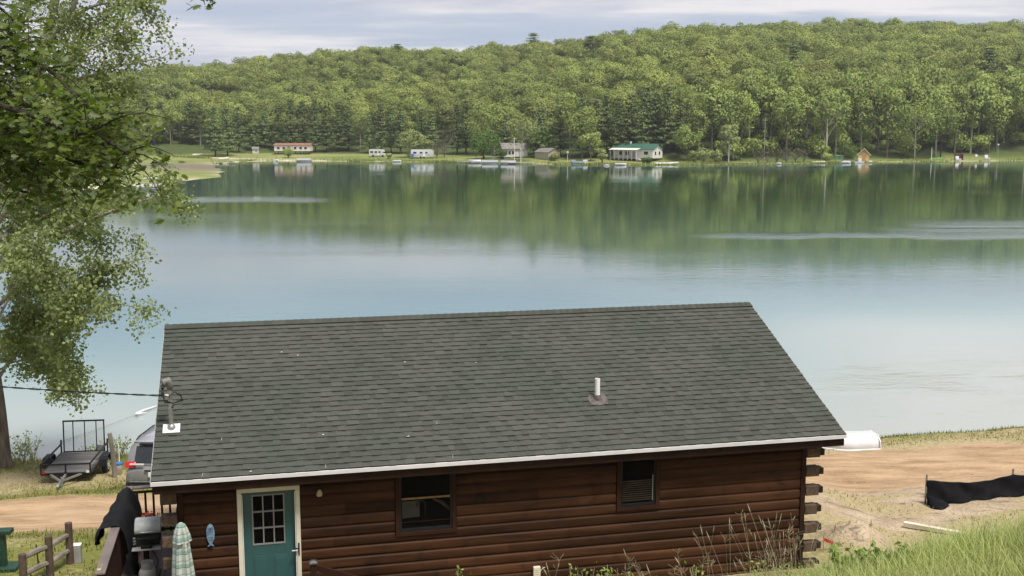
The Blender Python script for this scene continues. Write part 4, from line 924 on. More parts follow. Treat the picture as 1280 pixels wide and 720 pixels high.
rc_ = thing('red_marker_flag', 'small red flag marker stuck in the dirt by the cabin corner', 'marker flag', tuple(gpx(1029, 690)))
MB().tube([(0, 0, -.05), (0, 0, .36)], .008, 6).build('wire', M['steel'], rc_); MB().grid([(.0+.05*i, .012*math.sin(i*2), .22+.07*j-.02*i*(j == 0)+.02*i*(j == 1)*-1) for i in range(5) for j in range(2)], 5, 2).build('flag', M['red'], rc_, solid=.004)

# ------------------------------------------------------------------ vegetation builders
def tubes_np(mb, pts, rad, n=6): mb.tube(pts, rad, n)
NRM = {}
class Leafy:                               # leaf faces; with nd the crown shades as a rounded volume of foliage
    def __init__(s): s.V = []; s.F = []; s.T = []; s.N = []; s.n = 0
    def add(s, V, F, T, nd=None):
        if nd is not None: F = F[:, ::-1]
        s.V.append(V); s.F.append(F+s.n); s.T.append(T); s.n += len(V)
        s.N.append(np.zeros_like(V) if nd is None else np.repeat(nd, 4, 0))
    def mesh(s, name):
        me = np_mesh(name, np.concatenate(s.V), np.concatenate(s.F), 4, np.concatenate(s.T)); n = np.concatenate(s.N)
        if np.abs(n).max() > 0: shade(me, n)
        return me
def shade(me, n):
    me.polygons.foreach_set('use_smooth', np.ones(len(me.polygons), bool)); me.normals_split_custom_set_from_vertices([tuple(a) for a in n.tolist()]); NRM[me.name] = n
def blob(L, c, r, n, size, rng, up=.25, flat=.8, tint=(0, 1), ctr=None):
    d = rng.normal(0, 1, (n, 3)); d[:, 2] += up; d /= np.linalg.norm(d, axis=1, keepdims=True)
    P = np.array(c)+d*np.array([r, r, r*flat])*rng.uniform(.72, 1.08, (n, 1))
    V, F = leafquads(P, d, size*rng.uniform(.6, 1.35, n), .75, .30, rng)
    nd = d*1.0+rng.normal(0, .13, (n, 3))
    if ctr is not None: q = P-np.array(ctr); nd = nd+.55*q/(np.linalg.norm(q, axis=1, keepdims=True)+1e-6)
    nd /= np.linalg.norm(nd, axis=1, keepdims=True); L.add(V, F, rng.uniform(tint[0], tint[1], n), nd)
def oak_mesh(name, seed, h=15., cr=5., base=.28, nb=26, per=46, size=.8, narrow=1., mats=None, trunk=True, tr_r=.22, trm=None):
    rng = np.random.default_rng(seed); L = Leafy(); cz = h*(base+1)/2; hz = h*(1-base)/2; cents = []
    for i in range(nb):
        d = rng.normal(0, 1, 3); d[2] = d[2]*.9+.35; d /= np.linalg.norm(d); q = rng.uniform(.45, .86)
        c = (d[0]*cr*q*narrow, d[1]*cr*q*narrow, cz+d[2]*hz*q*.92); cents.append(c); r = cr*rng.uniform(.30, .50)*min(1, narrow+.15)
        tb = rng.uniform(-.25, .25)
        blob(L, c, r, per, size, rng, .35, .75, (max(0, .42+tb), min(1, .66+tb)), (0, 0, cz-hz*.3))
    me = L.mesh(name); me.materials.append(M[mats]); nleaf = len(me.polygons)
    if not trunk: return me, None, cents
    mb = MB(); lean = rng.uniform(-.4, .4, 2)
    mb.tube([(0, 0, -1.), (lean[0]*.3, lean[1]*.3, h*.3), (lean[0], lean[1], h*.8)], [tr_r*1.2, tr_r, tr_r*.25], 7)
    for c in cents[::3]:
        z0 = min(h*.7, max(h*base*.8, c[2]-hz*.5)); f = z0/(h*.8); mb.tube([(lean[0]*f, lean[1]*f, z0), (c[0]*.55, c[1]*.55, (z0+c[2])/2+.4), c], [tr_r*.4, tr_r*.25, .04], 5)
    return me, mb, cents
def pine_mesh(name, seed, h=18., r=3.4, base=.1, mats='pineleaf', gap=1.):
    rng = np.random.default_rng(seed); L = Leafy(); mb = MB(); z = h*base+.5
    mb.tube([(0, 0, -1.), (0, 0, h*.5), (0, 0, h*.98)], [.26, .17, .03], 7)
    while z < h*.97:
        f = (z-h*base)/(h*(1-base)); rr_ = r*(1-f)**.75*rng.uniform(.75, 1.12)+.25; nbr = int(rng.integers(5, 8)); a0 = rng.uniform(0, 6)
        for k in range(nbr):
            a = a0+6.283*k/nbr+rng.uniform(-.25, .25); ln_ = rr_*rng.uniform(.7, 1.15); rise = rng.uniform(-.05, .28)*ln_
            m = max(3, int(ln_/.5))
            for j in range(m):
                q = (j+.6)/m; c = np.array([math.cos(a)*ln_*q, math.sin(a)*ln_*q, z+rise*q-.10*ln_*q*(1-q)])
                n = 9; d = rng.normal(0, 1, (n, 3))*np.array([.42, .42, .16]); nn = np.array([math.cos(a)*.5, math.sin(a)*.5, .9])
                V, F = leafquads(c+d, np.broadcast_to(nn, (n, 3)), .62*rng.uniform(.6, 1.3, n), .45, .45, rng); nd = nn+rng.normal(0, .25, (n, 3))+np.array([math.cos(a)*.4, math.sin(a)*.4, 0]); nd /= np.linalg.norm(nd, axis=1, keepdims=True); L.add(V, F, np.clip(rng.uniform(.1, .7, n)+.3*q, 0, 1), nd)
            if k % 2 == 0: mb.tube([(0, 0, z), (math.cos(a)*ln_*.8, math.sin(a)*ln_*.8, z+rise*.8)], [.05, .015], 4)
        z += rng.uniform(.75, 1.25)*gap
    me = L.mesh(name); me.materials.append(M[mats]); return me, mb
def merged(name, leafme, mb, barkm):
    V = np.empty(len(leafme.vertices)*3, np.float32); leafme.vertices.foreach_get('co', V); V = V.reshape(-1, 3); n = len(V)
    nf = len(leafme.polygons); F = np.empty(nf*4, np.int32); leafme.loops.foreach_get('vertex_index', F); F = F.reshape(-1, 4)
    T = np.empty(nf, np.float32); leafme.attributes['tint'].data.foreach_get('value', T)
    tv = np.array(mb.v, np.float32); tf = np.array([f for f in mb.f if len(f) == 4], np.int32)+n
    me = np_mesh(name, np.concatenate([V, tv]), np.concatenate([F, tf]), 4, np.concatenate([T, np.full(len(tf), .5)]))
    me.materials.append(leafme.materials[0]); me.materials.append(M[barkm])
    me.polygons.foreach_set('material_index', np.concatenate([np.zeros(nf, np.int32), np.ones(len(tf), np.int32)]))
    if leafme.name in NRM: shade(me, np.concatenate([NRM[leafme.name], np.zeros((len(tv), 3), np.float32)]))
    return me

# ------------------------------------------------------------------ the wood across the lake
OAK = []
for i in range(8):
    me, mb, _ = oak_mesh('hill_tree', 100+i, h=14.5, cr=5.4+.6*(i % 3), base=.30, nb=20+i % 4*2, per=105, size=.62, mats='oakleaf'); OAK.append(merged('hill_tree', me, mb, 'bark'))
PINE = [pine_mesh('pine_crown', 200+i, h=18, r=3.2+.35*i) for i in range(4)]
PINEM = [merged('pine_tree', a, b, 'darkbark') for a, b in PINE]
TALL = [oak_mesh('tall_crown', 300+i, h=20, cr=4.2+.4*i, base=(.12, .22, .32, .18)[i], nb=34, per=44, size=.70, mats='midleaf', tr_r=.24) for i in range(4)]
SHRUB = [oak_mesh('shrub_crown', 400+i, h=3.2, cr=2.1, base=.0, nb=14, per=60, size=.36, mats='midleaf', tr_r=.06) for i in range(3)]
def sd1(x, y): return float(lake_sd(np.array([x]), np.array([y]))[0])
def fzz(x, y): return float(fz(np.array([x]), np.array([y]))[0])
def shore_y(px):                                    # distance along the pixel column where the far bank starts
    ysr = np.arange(300, 440, 1.); s = lake_sd((px-640)/FPX*ysr, ysr)
    i = np.where(s < 0)[0]; return ysr[i[-1]] if len(i) else 380.
def far_tree(nm, label, cat, me, mb, bark, x, y, s, sx=1., rz=None, group=None, bk='trunk', dz=0):
    o = thing(nm, label, cat, (x, y, fzz(x, y)+dz), random.uniform(0, 6.28) if rz is None else rz, group); o.scale = (s*sx, s*sx, s)
    link('crown', me, None, o)
    key = (me.name, bark)
    if key not in TRK: TRK[key] = mb.build(bk, M[bark], o).data
    else: link(bk, TRK[key], None, o)
    return o
TRK = {}
rr = random.Random(21)
# row of white pines along the foot of the wood on the left, mixed further right
front = [(187, 62, 'p'), (196, 50, 't'), (206, 46, 'p'), (217, 52, 't'), (229, 48, 't'), (243, 50, 'p'), (254, 54, 't'), (272, 58, 'p'), (287, 55, 'p'), (301, 52, 'p'), (318, 50, 'p'), (334, 46, 'p'), (352, 52, 'p'), (366, 58, 'p'), (381, 54, 'p'), (396, 58, 'p'), (410, 50, 'p'), (425, 48, 'p'), (437, 52, 'p'), (452, 48, 't'), (463, 44, 'p'), (478, 56, 'p'), (490, 50, 'p'), (502, 54, 'p'),
         (528, 52, 'p'), (540, 50, 'p'), (572, 56, 'p'), (583, 60, 'p'), (618, 60, 't'), (633, 48, 'p'), (667, 50, 'p'), (676, 58, 'p'), (700, 66, 'p'), (712, 72, 't'), (727, 70, 'p'), (744, 66, 'p'), (757, 70, 'p'), (772, 70, 'p'), (788, 74, 'p'), (806, 74, 'p'), (819, 66, 'p'), (832, 70, 'p'), (848, 56, 'p'), (857, 62, 't'), (872, 60, 't'), (888, 76, 't'), (900, 84, 't')]
for (px, hp, kd) in front:
    d = shore_y(px)+np.interp(px, [180, 540, 700, 900], [46, 36, 30, 17])+rr.uniform(-3, 7); x = (px-640)/FPX*d; h = hp*d/FPX*1.12
    if kd == 'p':
        a, b = rr.choice(PINE); far_tree('pine_tree', 'dark green pine at the foot of the far wooded hill', 'pine tree', a, b, 'darkbark', x, d, h/18, rr.uniform(.9, 1.3), None, 'pines along the far shore')
    else:
        a, b, _ = rr.choice(TALL); far_tree('shore_tree', 'tall slender leafy tree at the foot of the far wood', 'tree', a, b, 'palebark', x, d, h/20, rr.uniform(.8, 1.05), None, 'leafy trees along the far shore')
for px in np.arange(906, 1330, 10.5):               # tall pale trunked trees on the right bank
    d = shore_y(px)+rr.uniform(14, 40); x = (px+rr.uniform(-4, 4)-640)/FPX*d; h = rr.uniform(74, 104)*d/FPX
    a, b, _ = rr.choice(TALL); far_tree('shore_tree', 'tall pale trunked leafy tree on the right far bank', 'tree', a, b, rr.choice(('palebark', 'bark', 'bark', 'whitebark')), x, d, h/20, rr.uniform(.8, 1.05), None, 'pale trunked trees on the right bank')
for px in np.arange(900, 1330, 9):
    d = shore_y(px)+rr.uniform(16, 38); x = (px+rr.uniform(-5, 5)-640)/FPX*d; a, b, _ = rr.choice(SHRUB); s_ = rr.uniform(1.1, 2.6)
    far_tree('understory_shrub', 'leafy shrub under the tall trees of the right far bank', 'shrub', a, b, 'bark', x, d, s_, 1.0, None, 'shrubs under the right bank trees')
# single trees that stand out
def special(nm, label, cat, px, dd, hp, wp, mats, bark, seed, base=.1, nb=26, per=55, size=.6):
    d = shore_y(px)+dd; x = (px-640)/FPX*d; h = hp*d/FPX; w = wp*d/FPX/2
    me, mb, _ = oak_mesh(nm+'_crown', seed, h=h, cr=w, base=base, nb=nb, per=per, size=size, mats=mats, tr_r=.2)
    return far_tree(nm, label, cat, me, mb, bark, x, d, 1., 1., 0)
special('willow_tree', 'pale yellow green round willow left of the white camper on the far shore', 'tree', 512, 20, 36, 34, 'paleleaf', 'palebark', 501, .05)
special('willow_tree', 'small pale leafy tree leaning behind the white camper', 'tree', 530, 24, 32, 22, 'paleleaf', 'palebark', 502, .05, 18)
special('round_tree', 'deep green round tree just left of the pale cottage on the far shore', 'tree', 605, 18, 38, 44, 'deepleaf', 'darkbark', 503, .0, 34)
special('round_tree', 'broad mid green tree rising behind the deep green round tree', 'tree', 602, 34, 68, 50, 'midleaf', 'bark', 504, .1, 34)
special('poplar_tree', 'light green spreading tree with white trunk in front of the pale cottage', 'tree', 652, 13, 56, 44, 'paleleaf', 'whitebark', 505, .30, 30)
special('round_tree', 'dark round tree between the pale cottage and the tan garage', 'tree', 673, 26, 42, 30, 'deepleaf', 'darkbark', 506, .05, 26)
special('oak_tree', 'big leafy tree rising left of the green roofed house', 'tree', 727, 22, 74, 44, 'midleaf', 'bark', 507, .1, 34)
special('bushy_tree', 'greyish bushy tree directly left of the green roofed house', 'tree', 738, 14, 40, 28, 'midleaf', 'greybark', 508, .05, 22)
special('leafy_tree', 'mid green leafy tree right of the green roofed house', 'tree', 858, 14, 52, 34, 'midleaf', 'bark', 509, .02, 30)
special('birch_tree', 'slim light green birch with white trunk right of the round bushes', 'tree', 909, 7, 55, 26, 'paleleaf', 'whitebark', 510, .12, 26)
special('maple_tree', 'full leafy tree hanging over the bank right of the little wooden hut', 'tree', 1140, 9, 80, 60, 'midleaf', 'palebark', 511, .12, 40, 60)
special('maple_tree', 'leafy tree leaning out over the red shelter on the far right bank', 'tree', 1172, 10, 76, 50, 'midleaf', 'darkbark', 512, .3, 32, 60)
for (px, dd, hp, wp, lab, mt) in ((752, 6, 18, 16, 'light green shrub at the left end of the green roofed house', 'paleleaf'), (808, 4, 9, 14, 'small dark bush in front of the green roofed house', 'deepleaf'), (878, 6, 22, 26, 'round light green bush left of the slim birch on the bank', 'paleleaf'), (893, 6, 17, 18, 'lower light green bush touching the birch from the left', 'paleleaf'),
                              (866, 8, 14, 18, 'low green bush left of the round light green bush', 'midleaf'), (692, 15, 10, 16, 'low green bush in front of the tan garage', 'midleaf'), (626, 18, 13, 14, 'dark bush in front of the left end of the pale cottage', 'deepleaf'), (362, 14, 12, 16, 'green shrub in front of the red roofed cabin', 'midleaf'), (487, 10, 8, 8, 'little round bush right of the white motorhome', 'paleleaf'), (1030, 6, 12, 14, 'dry olive bush behind the cream canoe', 'midleaf'), (1052, 16, 22, 40, 'dark bush behind the mint green bench', 'deepleaf')):
    special('bush', lab, 'bush', px, dd, hp, wp, mt, 'bark', 520+int(px), 0., 16, 60, .42)
# bare grey shrubs and reeds on the right bank
def bare_tree(label, px, dd, hp, spread, seed, grp=None):
    d = shore_y(px)+dd; x = (px-640)/FPX*d; h = hp*d/FPX; rg = random.Random(seed); o = thing('bare_tree', label, 'bare tree', (x, d, fzz(x, d)), 0, grp); mb = MB()
    for k in range(14):
        a = rg.uniform(0, 6.28); l = rg.uniform(.5, 1); mb.tube([(0, 0, h*.1*l), (math.cos(a)*spread*.4*l, math.sin(a)*spread*.4*l, h*.5*l), (math.cos(a)*spread*l, math.sin(a)*spread*l, h*l)], [.09, .06, .02], 4)
    mb.tube([(0, 0, -.5), (0, 0, h*.5)], [.16, .1], 6); mb.build('branches', M['greybark'], o)
    L = Leafy(); rg2 = np.random.default_rng(seed)
    for k in range(12): blob(L, (rg2.uniform(-1, 1)*spread*.7, rg2.uniform(-1, 1)*spread*.7, h*rg2.uniform(.45, .95)), spread*.3, 26, .38, rg2)
    me = L.mesh('sparse_leaves'); link('sparse_leaves', me, M['greyleaf'], o)
M['greyleaf'] = leafmat('grey_dry_foliage', (.07, .075, .04), (.17, .165, .09), .1, .2, .8, .1)
bare_tree('grey half bare tree right of the white camper', 556, 20, 38, 4.2, 5)
bare_tree('grey bare brush just right of the white camper', 547, 17, 24, 2.8, 6)
for i, px in enumerate((946, 957, 969, 981, 992, 1003)): bare_tree('grey brushy thicket shrub on the bank right of the birch', px, 5+i % 3*2, rr.uniform(14, 22), 2.4, 30+i, 'brushy shrubs right of the birch')
# hill wood: nearest ones are single trees, the rest one mass
cand = []
gx = np.arange(-420, 470, 8.4)
for yy in np.arange(372, 720, 8.8):
    for xx in gx:
        x = xx+rr.uniform(-3.2, 3.2); y = yy+rr.uniform(-3.2, 3.2); P = 640+FPX*x/y
        if -120 < P < 1420: cand.append((x, y, P))
cand = np.array(cand); sdv = lake_sd(cand[:, 0], cand[:, 1]); cz_ = fz(cand[:, 0], cand[:, 1])
need = np.interp(cand[:, 2], [-200, 180, 540, 700, 850, 1300], [64, 58, 48, 42, 26, 26])
ok = (sdv > need) & (fbm(cand[:, 0]*.035, cand[:, 1]*.035, 90) > .22); cand = cand[ok]; cz_ = cz_[ok]; sdv = sdv[ok]
order = np.argsort(cand[:, 1]+np.where((cand[:, 2] < 150) | (cand[:, 2] > 1290), 1000, 0)); cand = cand[order]; cz_ = cz_[order]; sdv = sdv[order]
NI = 290; made = 0; rest = []
for i, (x, y, P) in enumerate(cand):
    s = rr.uniform(.72, 1.28)*(1.08 if P > 800 else .95); s *= .92
    if made < NI and 150 < P < 1290:
        o = bpy.data.objects.new('hill_tree', rr.choice(OAK)); col.objects.link(o); o.location = (x, y, cz_[i]-.4); o.rotation_euler = (0, 0, rr.uniform(0, 6.28)); o.scale = (s*rr.uniform(.9, 1.1), s*rr.uniform(.9, 1.1), s)
        tag(o, 'round leafy tree on the lower slope of the far wooded hill', 'tree', 'leafy trees low on the far hill'); made += 1
    else: rest.append((x, y, cz_[i]-.4, s))
for (px, d, hp) in ((500, 620, 31), (666, 620, 35), (545, 620, 22), (1022, 600, 26), (735, 560, 36), (430, 600, 24), (985, 470, 44), (1225, 480, 46)):
    x = (px-640)/FPX*d; o = bpy.data.objects.new('pine_tree', PINEM[px % 4]); col.objects.link(o); o.location = (x, d, fzz(x, d)); s = hp*d/FPX*1.25/18; o.scale = (s*1.9, s*1.9, s)
    tag(o, 'dark pine sticking up out of the leafy wood high on the far hill', 'pine tree', 'lone pines high on the hill')
vc = bpy.data.collections.new('wood_variants')
for i, me in enumerate(OAK): o = bpy.data.objects.new('wood_variant', me); vc.objects.link(o)
V = np.array([r[:3] for r in rest]); me = bpy.data.meshes.new('hill_wood'); me.from_pydata(V.tolist(), [], [])
fattr(me, 'tscale', [r[3] for r in rest]); fattr(me, 'trot', [rr.uniform(0, 6.28) for r in rest])
ai = me.attributes.new('tkind', 'INT', 'POINT'); ai.data.foreach_set('value', [rr.randrange(8) for r in rest])
wood = tag(link('hill_wood', me, None), 'mass of leafy trees covering the upper far hill', 'woodland', kind='stuff')
ng = bpy.data.node_groups.new('scatter_wood', 'GeometryNodeTree')
ng.interface.new_socket('Geometry', in_out='INPUT', socket_type='NodeSocketGeometry'); ng.interface.new_socket('Geometry', in_out='OUTPUT', socket_type='NodeSocketGeometry')
gi = ng.nodes.new('NodeGroupInput'); go = ng.nodes.new('NodeGroupOutput'); ip = ng.nodes.new('GeometryNodeInstanceOnPoints'); ci = ng.nodes.new('GeometryNodeCollectionInfo')
ci.inputs['Collection'].default_value = vc; ci.inputs['Separate Children'].default_value = True; ci.inputs['Reset Children'].default_value = True
def na(nm, ty):
    n = ng.nodes.new('GeometryNodeInputNamedAttribute'); n.data_type = ty; n.inputs['Name'].default_value = nm; return n.outputs['Attribute']
cx = ng.nodes.new('ShaderNodeCombineXYZ'); ng.links.new(na('trot', 'FLOAT'), cx.inputs[2])
ng.links.new(gi.outputs[0], ip.inputs['Points']); ng.links.new(ci.outputs[0], ip.inputs['Instance']); ip.inputs['Pick Instance'].default_value = True
ng.links.new(na('tkind', 'INT'), ip.inputs['Instance Index']); ng.links.new(cx.outputs[0], ip.inputs['Rotation']); ng.links.new(na('tscale', 'FLOAT'), ip.inputs['Scale']); ng.links.new(ip.outputs[0], go.inputs[0])
md = wood.modifiers.new('scatter', 'NODES'); md.node_group = ng
print('wood', made, len(rest))

# ------------------------------------------------------------------ far shore buildings and things
def fpos(px, dd): d = shore_y(px)+dd; x = (px-640)/FPX*d; return x, d, fzz(x, d)
def far_house(nm, label, cat, px, dd, rz, w, dpt, h, rise, wall, roofm, wins, over=.4, stilts=0, axis='x', doors=(), chimney=None):
    x, y, z = fpos(px, dd); o = thing(nm, label, cat, (x, y, z), R(rz)); z0 = stilts
    b = MB().box(-w/2, w/2, -dpt/2, dpt/2, z0, z0+h)
    if axis == 'x': b.prism([(-dpt/2, z0+h+.002), (dpt/2, z0+h+.002), (0, z0+h+rise)], -w/2+.02, w/2-.02, 0)
    else: b.prism([(-w/2, z0+h+.002), (w/2, z0+h+.002), (0, z0+h+rise)], -dpt/2+.02, dpt/2-.02, 1)
    b.build('wall', M[wall], o)
    r = MB(); ov = over; hd = dpt/2 if axis == 'x' else w/2; k = rise/hd
    e = hd+ov
    sec = [(-e, -ov*k+.03), (0, rise+.03), (e, -ov*k+.03), (e, -ov*k+.16), (0, rise+.18), (-e, -ov*k+.16)]
    if axis == 'x': r.prism([(a, z0+h+c) for a, c in sec], -w/2-ov, w/2+ov, 0)
    else: r.prism([(a, z0+h+c) for a, c in sec], -dpt/2-ov, dpt/2+ov, 1)
    rf_ = r.build('roof', M[roofm], o)
    if chimney: MB().box(chimney-.25, chimney+.25, -.2, .3, z0+h+rise*.5, z0+h+rise+.9).build('chimney', M['white'], rf_)
    for (face, u, ww, zb, hh) in wins:
        if face == 'f': f = MB().box(u-ww/2-.08, u+ww/2+.08, -dpt/2-.04, -dpt/2+.02, z0+zb-.08, z0+zb+hh+.08).build('window', M['white'], o); MB().box(u-ww/2, u+ww/2, -dpt/2-.055, -dpt/2-.042, z0+zb, z0+zb+hh).build('pane', M['darkglass'], f)
        else: s = w/2*(1 if face == 'r' else -1); sg = 1 if face == 'r' else -1; f = MB().box(min(s, s+sg*.04), max(s, s+sg*.04), u-ww/2-.08, u+ww/2+.08, z0+zb-.08, z0+zb+hh+.08).build('window', M['white'], o); MB().box(min(s+sg*.042, s+sg*.055), max(s+sg*.042, s+sg*.055), u-ww/2, u+ww/2, z0+zb, z0+zb+hh).build('pane', M['darkglass'], f)
    for (u, ww, hh) in doors: MB().box(u-ww/2, u+ww/2, -dpt/2-.05, -dpt/2+.02, z0, z0+hh).build('door', M['grey'], o)
    if stilts:
        for sx in np.linspace(-w/2+.3, w/2-.3, 5):
            for sy in (-dpt/2+.2, dpt/2-.2): MB().box(sx-.1, sx+.1, sy-.1, sy+.1, -.5, stilts-.002).build('stilt', M['darkbark'], o)
    return o
far_house('red_roof_cabin', 'long white cabin on stilts with a red roof across the lake', 'cabin', 369, 30, -2, 13.2, 5, 2.1, .6, 'pinkwhite', 'redroof', [('f', u, .9, .7, .8) for u in (-5, -3, 1.2, 3.2, 5)], .3, 1.1, 'x', [(-1.2, .9, 1.9)])
far_house('garden_shed', 'small grey shed left of the red roofed cabin across the lake', 'shed', 322, 34, 5, 2.2, 2, 1.6, .7, 'cottage', 'greyroof', [('f', .3, .5, .7, .5)], .2)
far_house('pale_cottage', 'pale grey cottage half behind the light green tree on the far shore', 'cottage', 641, 26, 14, 8.5, 7, 2.7, 1.7, 'cottage', 'greyroof', [('f', -3.2, .9, .8, 1.1), ('f', -2, .9, .8, 1.1), ('f', -.8, .9, .8, 1.1), ('r', -1, 1, .9, 1)], .4, .3, 'x', [(1.8, .9, 2.0)])
far_house('tan_garage', 'low tan garage with a grey gable roof right of the pale cottage', 'garage', 684, 22, 38, 5, 7, 2.3, 1.2, 'tan', 'greyroof', [], .3, 0, 'y', [])
gh = far_house('green_roof_house', 'white house with a green metal roof and long front porch on the far shore', 'house', 796, 18, -36, 14.5, 6.5, 2.9, 1.45, 'offwhite', 'greenroof', [('f', -4.6, 1.4, .9, 1.2), ('f', -2, 1.4, .9, 1.2), ('f', 4.9, 1.5, 1.1, 1.0), ('r', -1.4, .9, 1, 1.1), ('r', 1.2, .9, 1, 1.1)], .5, .7, 'x', [(.4, 1, 2.1)], chimney=-2.6)
mb = MB(); mb.box(-7.2, 2.6, -5.4, -3.26, .55, .69); mb.build('porch_floor', M['dockwood'], gh)
mb = MB(); mb.prism([(-5.8, 3.25), (-3.3, 3.72), (-3.3, 3.84), (-5.8, 3.37)], -7.5, 2.9, 0); mb.build('porch_roof', M['white'], gh)
for u in np.linspace(-7.1, 2.5, 7): MB().box(u-.08, u+.08, -5.38, -5.22, .0, 3.3).build('porch_post', M['white'], gh)
mb = MB(); mb.box(-7.1, 2.5, -5.34, -5.28, 1.5, 1.58); [mb.box(u-.03, u+.03, -5.33, -5.29, .7, 1.5) for u in np.arange(-7, 2.5, .35)]; mb.build('porch_railing', M['grey'], gh)
mb = MB(); [mb.box(2.7+k*.3, 3.0+k*.3, -5.2, -3.4, .0, .62-k*.17) for k in range(4)]; mb.build('porch_steps', M['dockwood'], gh)
for k in range(3): MB().box(4.2+k*.55, 4.6+k*.55, -3.33, -3.3, 1.9, 2.2).build('wall_sign', M['maroon'], gh)
# motorhome and camper
def rv(nm, label, cat, px, dd, rz, L, H, W, motor):
    x, y, z = fpos(px, dd); o = thing(nm, label, cat, (x, y, z), R(rz))
    if motor: prof = [(-L/2, .5), (-L/2, H), (L*.30, H), (L*.42, H-.15), (L*.46, H-.75), (L*.33, H-.95), (L*.40, H*.52), (L*.5, H*.45), (L*.5, .5)]
    else: prof = [(-L/2, .55), (-L/2, H-.15), (-L/2+.2, H), (L/2-.5, H), (L/2, H-.6), (L/2, 1.1), (L/2-.4, .55)]
    MB().prism(prof, -W/2, W/2, 1).build('body', M['boatwhite'], o, bevel=.06)
    for u, zz_, ww, hh in ((-L*.33, H*.55, 1.1, .6), (-L*.06, H*.55, .9, .6), (L*.17, H*.55, .7, .6)): MB().box(u-ww/2, u+ww/2, -W/2-.02, -W/2-.002, zz_, zz_+hh).build('window', M['darkglass'], o, bevel=.004)
    MB().box(-L/2+.3, L*.3, -W/2-.015, -W/2-.001, H*.36, H*.42).build('stripe', M['blue' if not motor else 'grey'], o)
    MB().box(L*.03, L*.03+.65, -W/2-.025, -W/2-.016, .62, H*.52).build('door', M['whitemetal'], o)
    for u in ((-L*.25, L*.36) if motor else (-L*.08, L*.06)): MB().lathe([(.25, -.1), (.38, -.1), (.38, .1), (.25, .1)], (0, 0, 0), 16, M=Matrix.Translation((u, -W/2+.08, .38)) @ Matrix.Rotation(R(90), 4, 'X')).build('wheel', M['rubber'], o)
    if motor: MB().prism([(L*.335, H-.97), (L*.40, H*.53), (L*.385, H*.53), (L*.32, H-.97)], -W/2+.1, W/2-.1, 1).build('windscreen', M['darkglass'], o)
    return o
rv('motorhome', 'white motorhome parked under the pines across the lake', 'motorhome', 473, 20, -4, 5.6, 2.6, 2.2, True)
cp = rv('camper_trailer', 'white travel camper with a blue stripe beside the pale willow', 'camper', 529, 16, 3, 8.0, 3.0, 2.4, False)
MB().box(-3.9, -3.0, -2.4, -1.25, .3, 1.6).build('blue_tarp', M['blue'], cp, bevel=.1)
# wooden hut, shelter, benches, canoes, posts, lamps
x, y, z = fpos(1077, 7); hut = thing('boat_hut', 'small fresh pine hut with a steep open gable at the water edge', 'hut', (x, y, z), R(-17))
mb = MB(); mb.box(-1.75, 1.75, -1.4, 1.4, 0, 2.3); mb.build('wall', M['pinewood'], hut)
MB().prism([(-1.6, 2.31), (1.6, 2.31), (0, 3.9)], -1.0, 1.4, 1).build('gable', M['tan'], hut)
for s in (-1, 1): MB().prism([(s*2.1, 1.95), (0, 4.15), (0, 4.36), (s*2.3, 2.02)], -1.8, 1.7, 1).build('roof_slope', M['pinewood'], hut)
mb = MB(); mb.beam((-1.3, -1.5, 2.5), (1.3, -1.5, 2.5), .14); mb.beam((0, -1.5, 2.5), (0, -1.5, 4.1), .14); mb.beam((-.9, -1.5, 3.1), (0, -1.5, 2.6), .1); mb.beam((.9, -1.5, 3.1), (0, -1.5, 2.6), .1); mb.build('truss', M['pinewood'], hut)
MB().box(-.55, .55, -1.44, -1.402, .02, 2.0).build('door', simple('amber_wood', (.48, .26, .09), .6, .2, 4), hut)
def boat(nm, label, px, dd, L, W, H, m, rz, inv=False, z=None, cat='boat', grp=None):
    x, y, z0 = fpos(px, dd) if dd is not None else (0, 0, 0)
    if z is not None: z0 = z
    o = thing(nm, label, cat, (x, y, z0), R(rz), grp); P, n, m_ = hull(L, W, H, 11, 7); s = -1 if inv else 1
    MB().grid([(a, b, (-c if inv else c+H*1.1)) for a, b, c in P], n, m_).build('hull', m, o, smooth=True, solid=.03)
    mb = MB(); zz_ = .05 if inv else H*.8
    for q in (-.22, .05, .3): mb.box(q*L-.1, q*L+.1, -W*.38, W*.38, zz_, zz_+.04)
    if not inv: mb.build('seats', m, o)
    MB().box(-L/2-.02, -L/2+.03, -W*.44, W*.44, .04 if inv else H*.25, H*.85 if inv else H*1.08).build('transom', m, o)
    return o
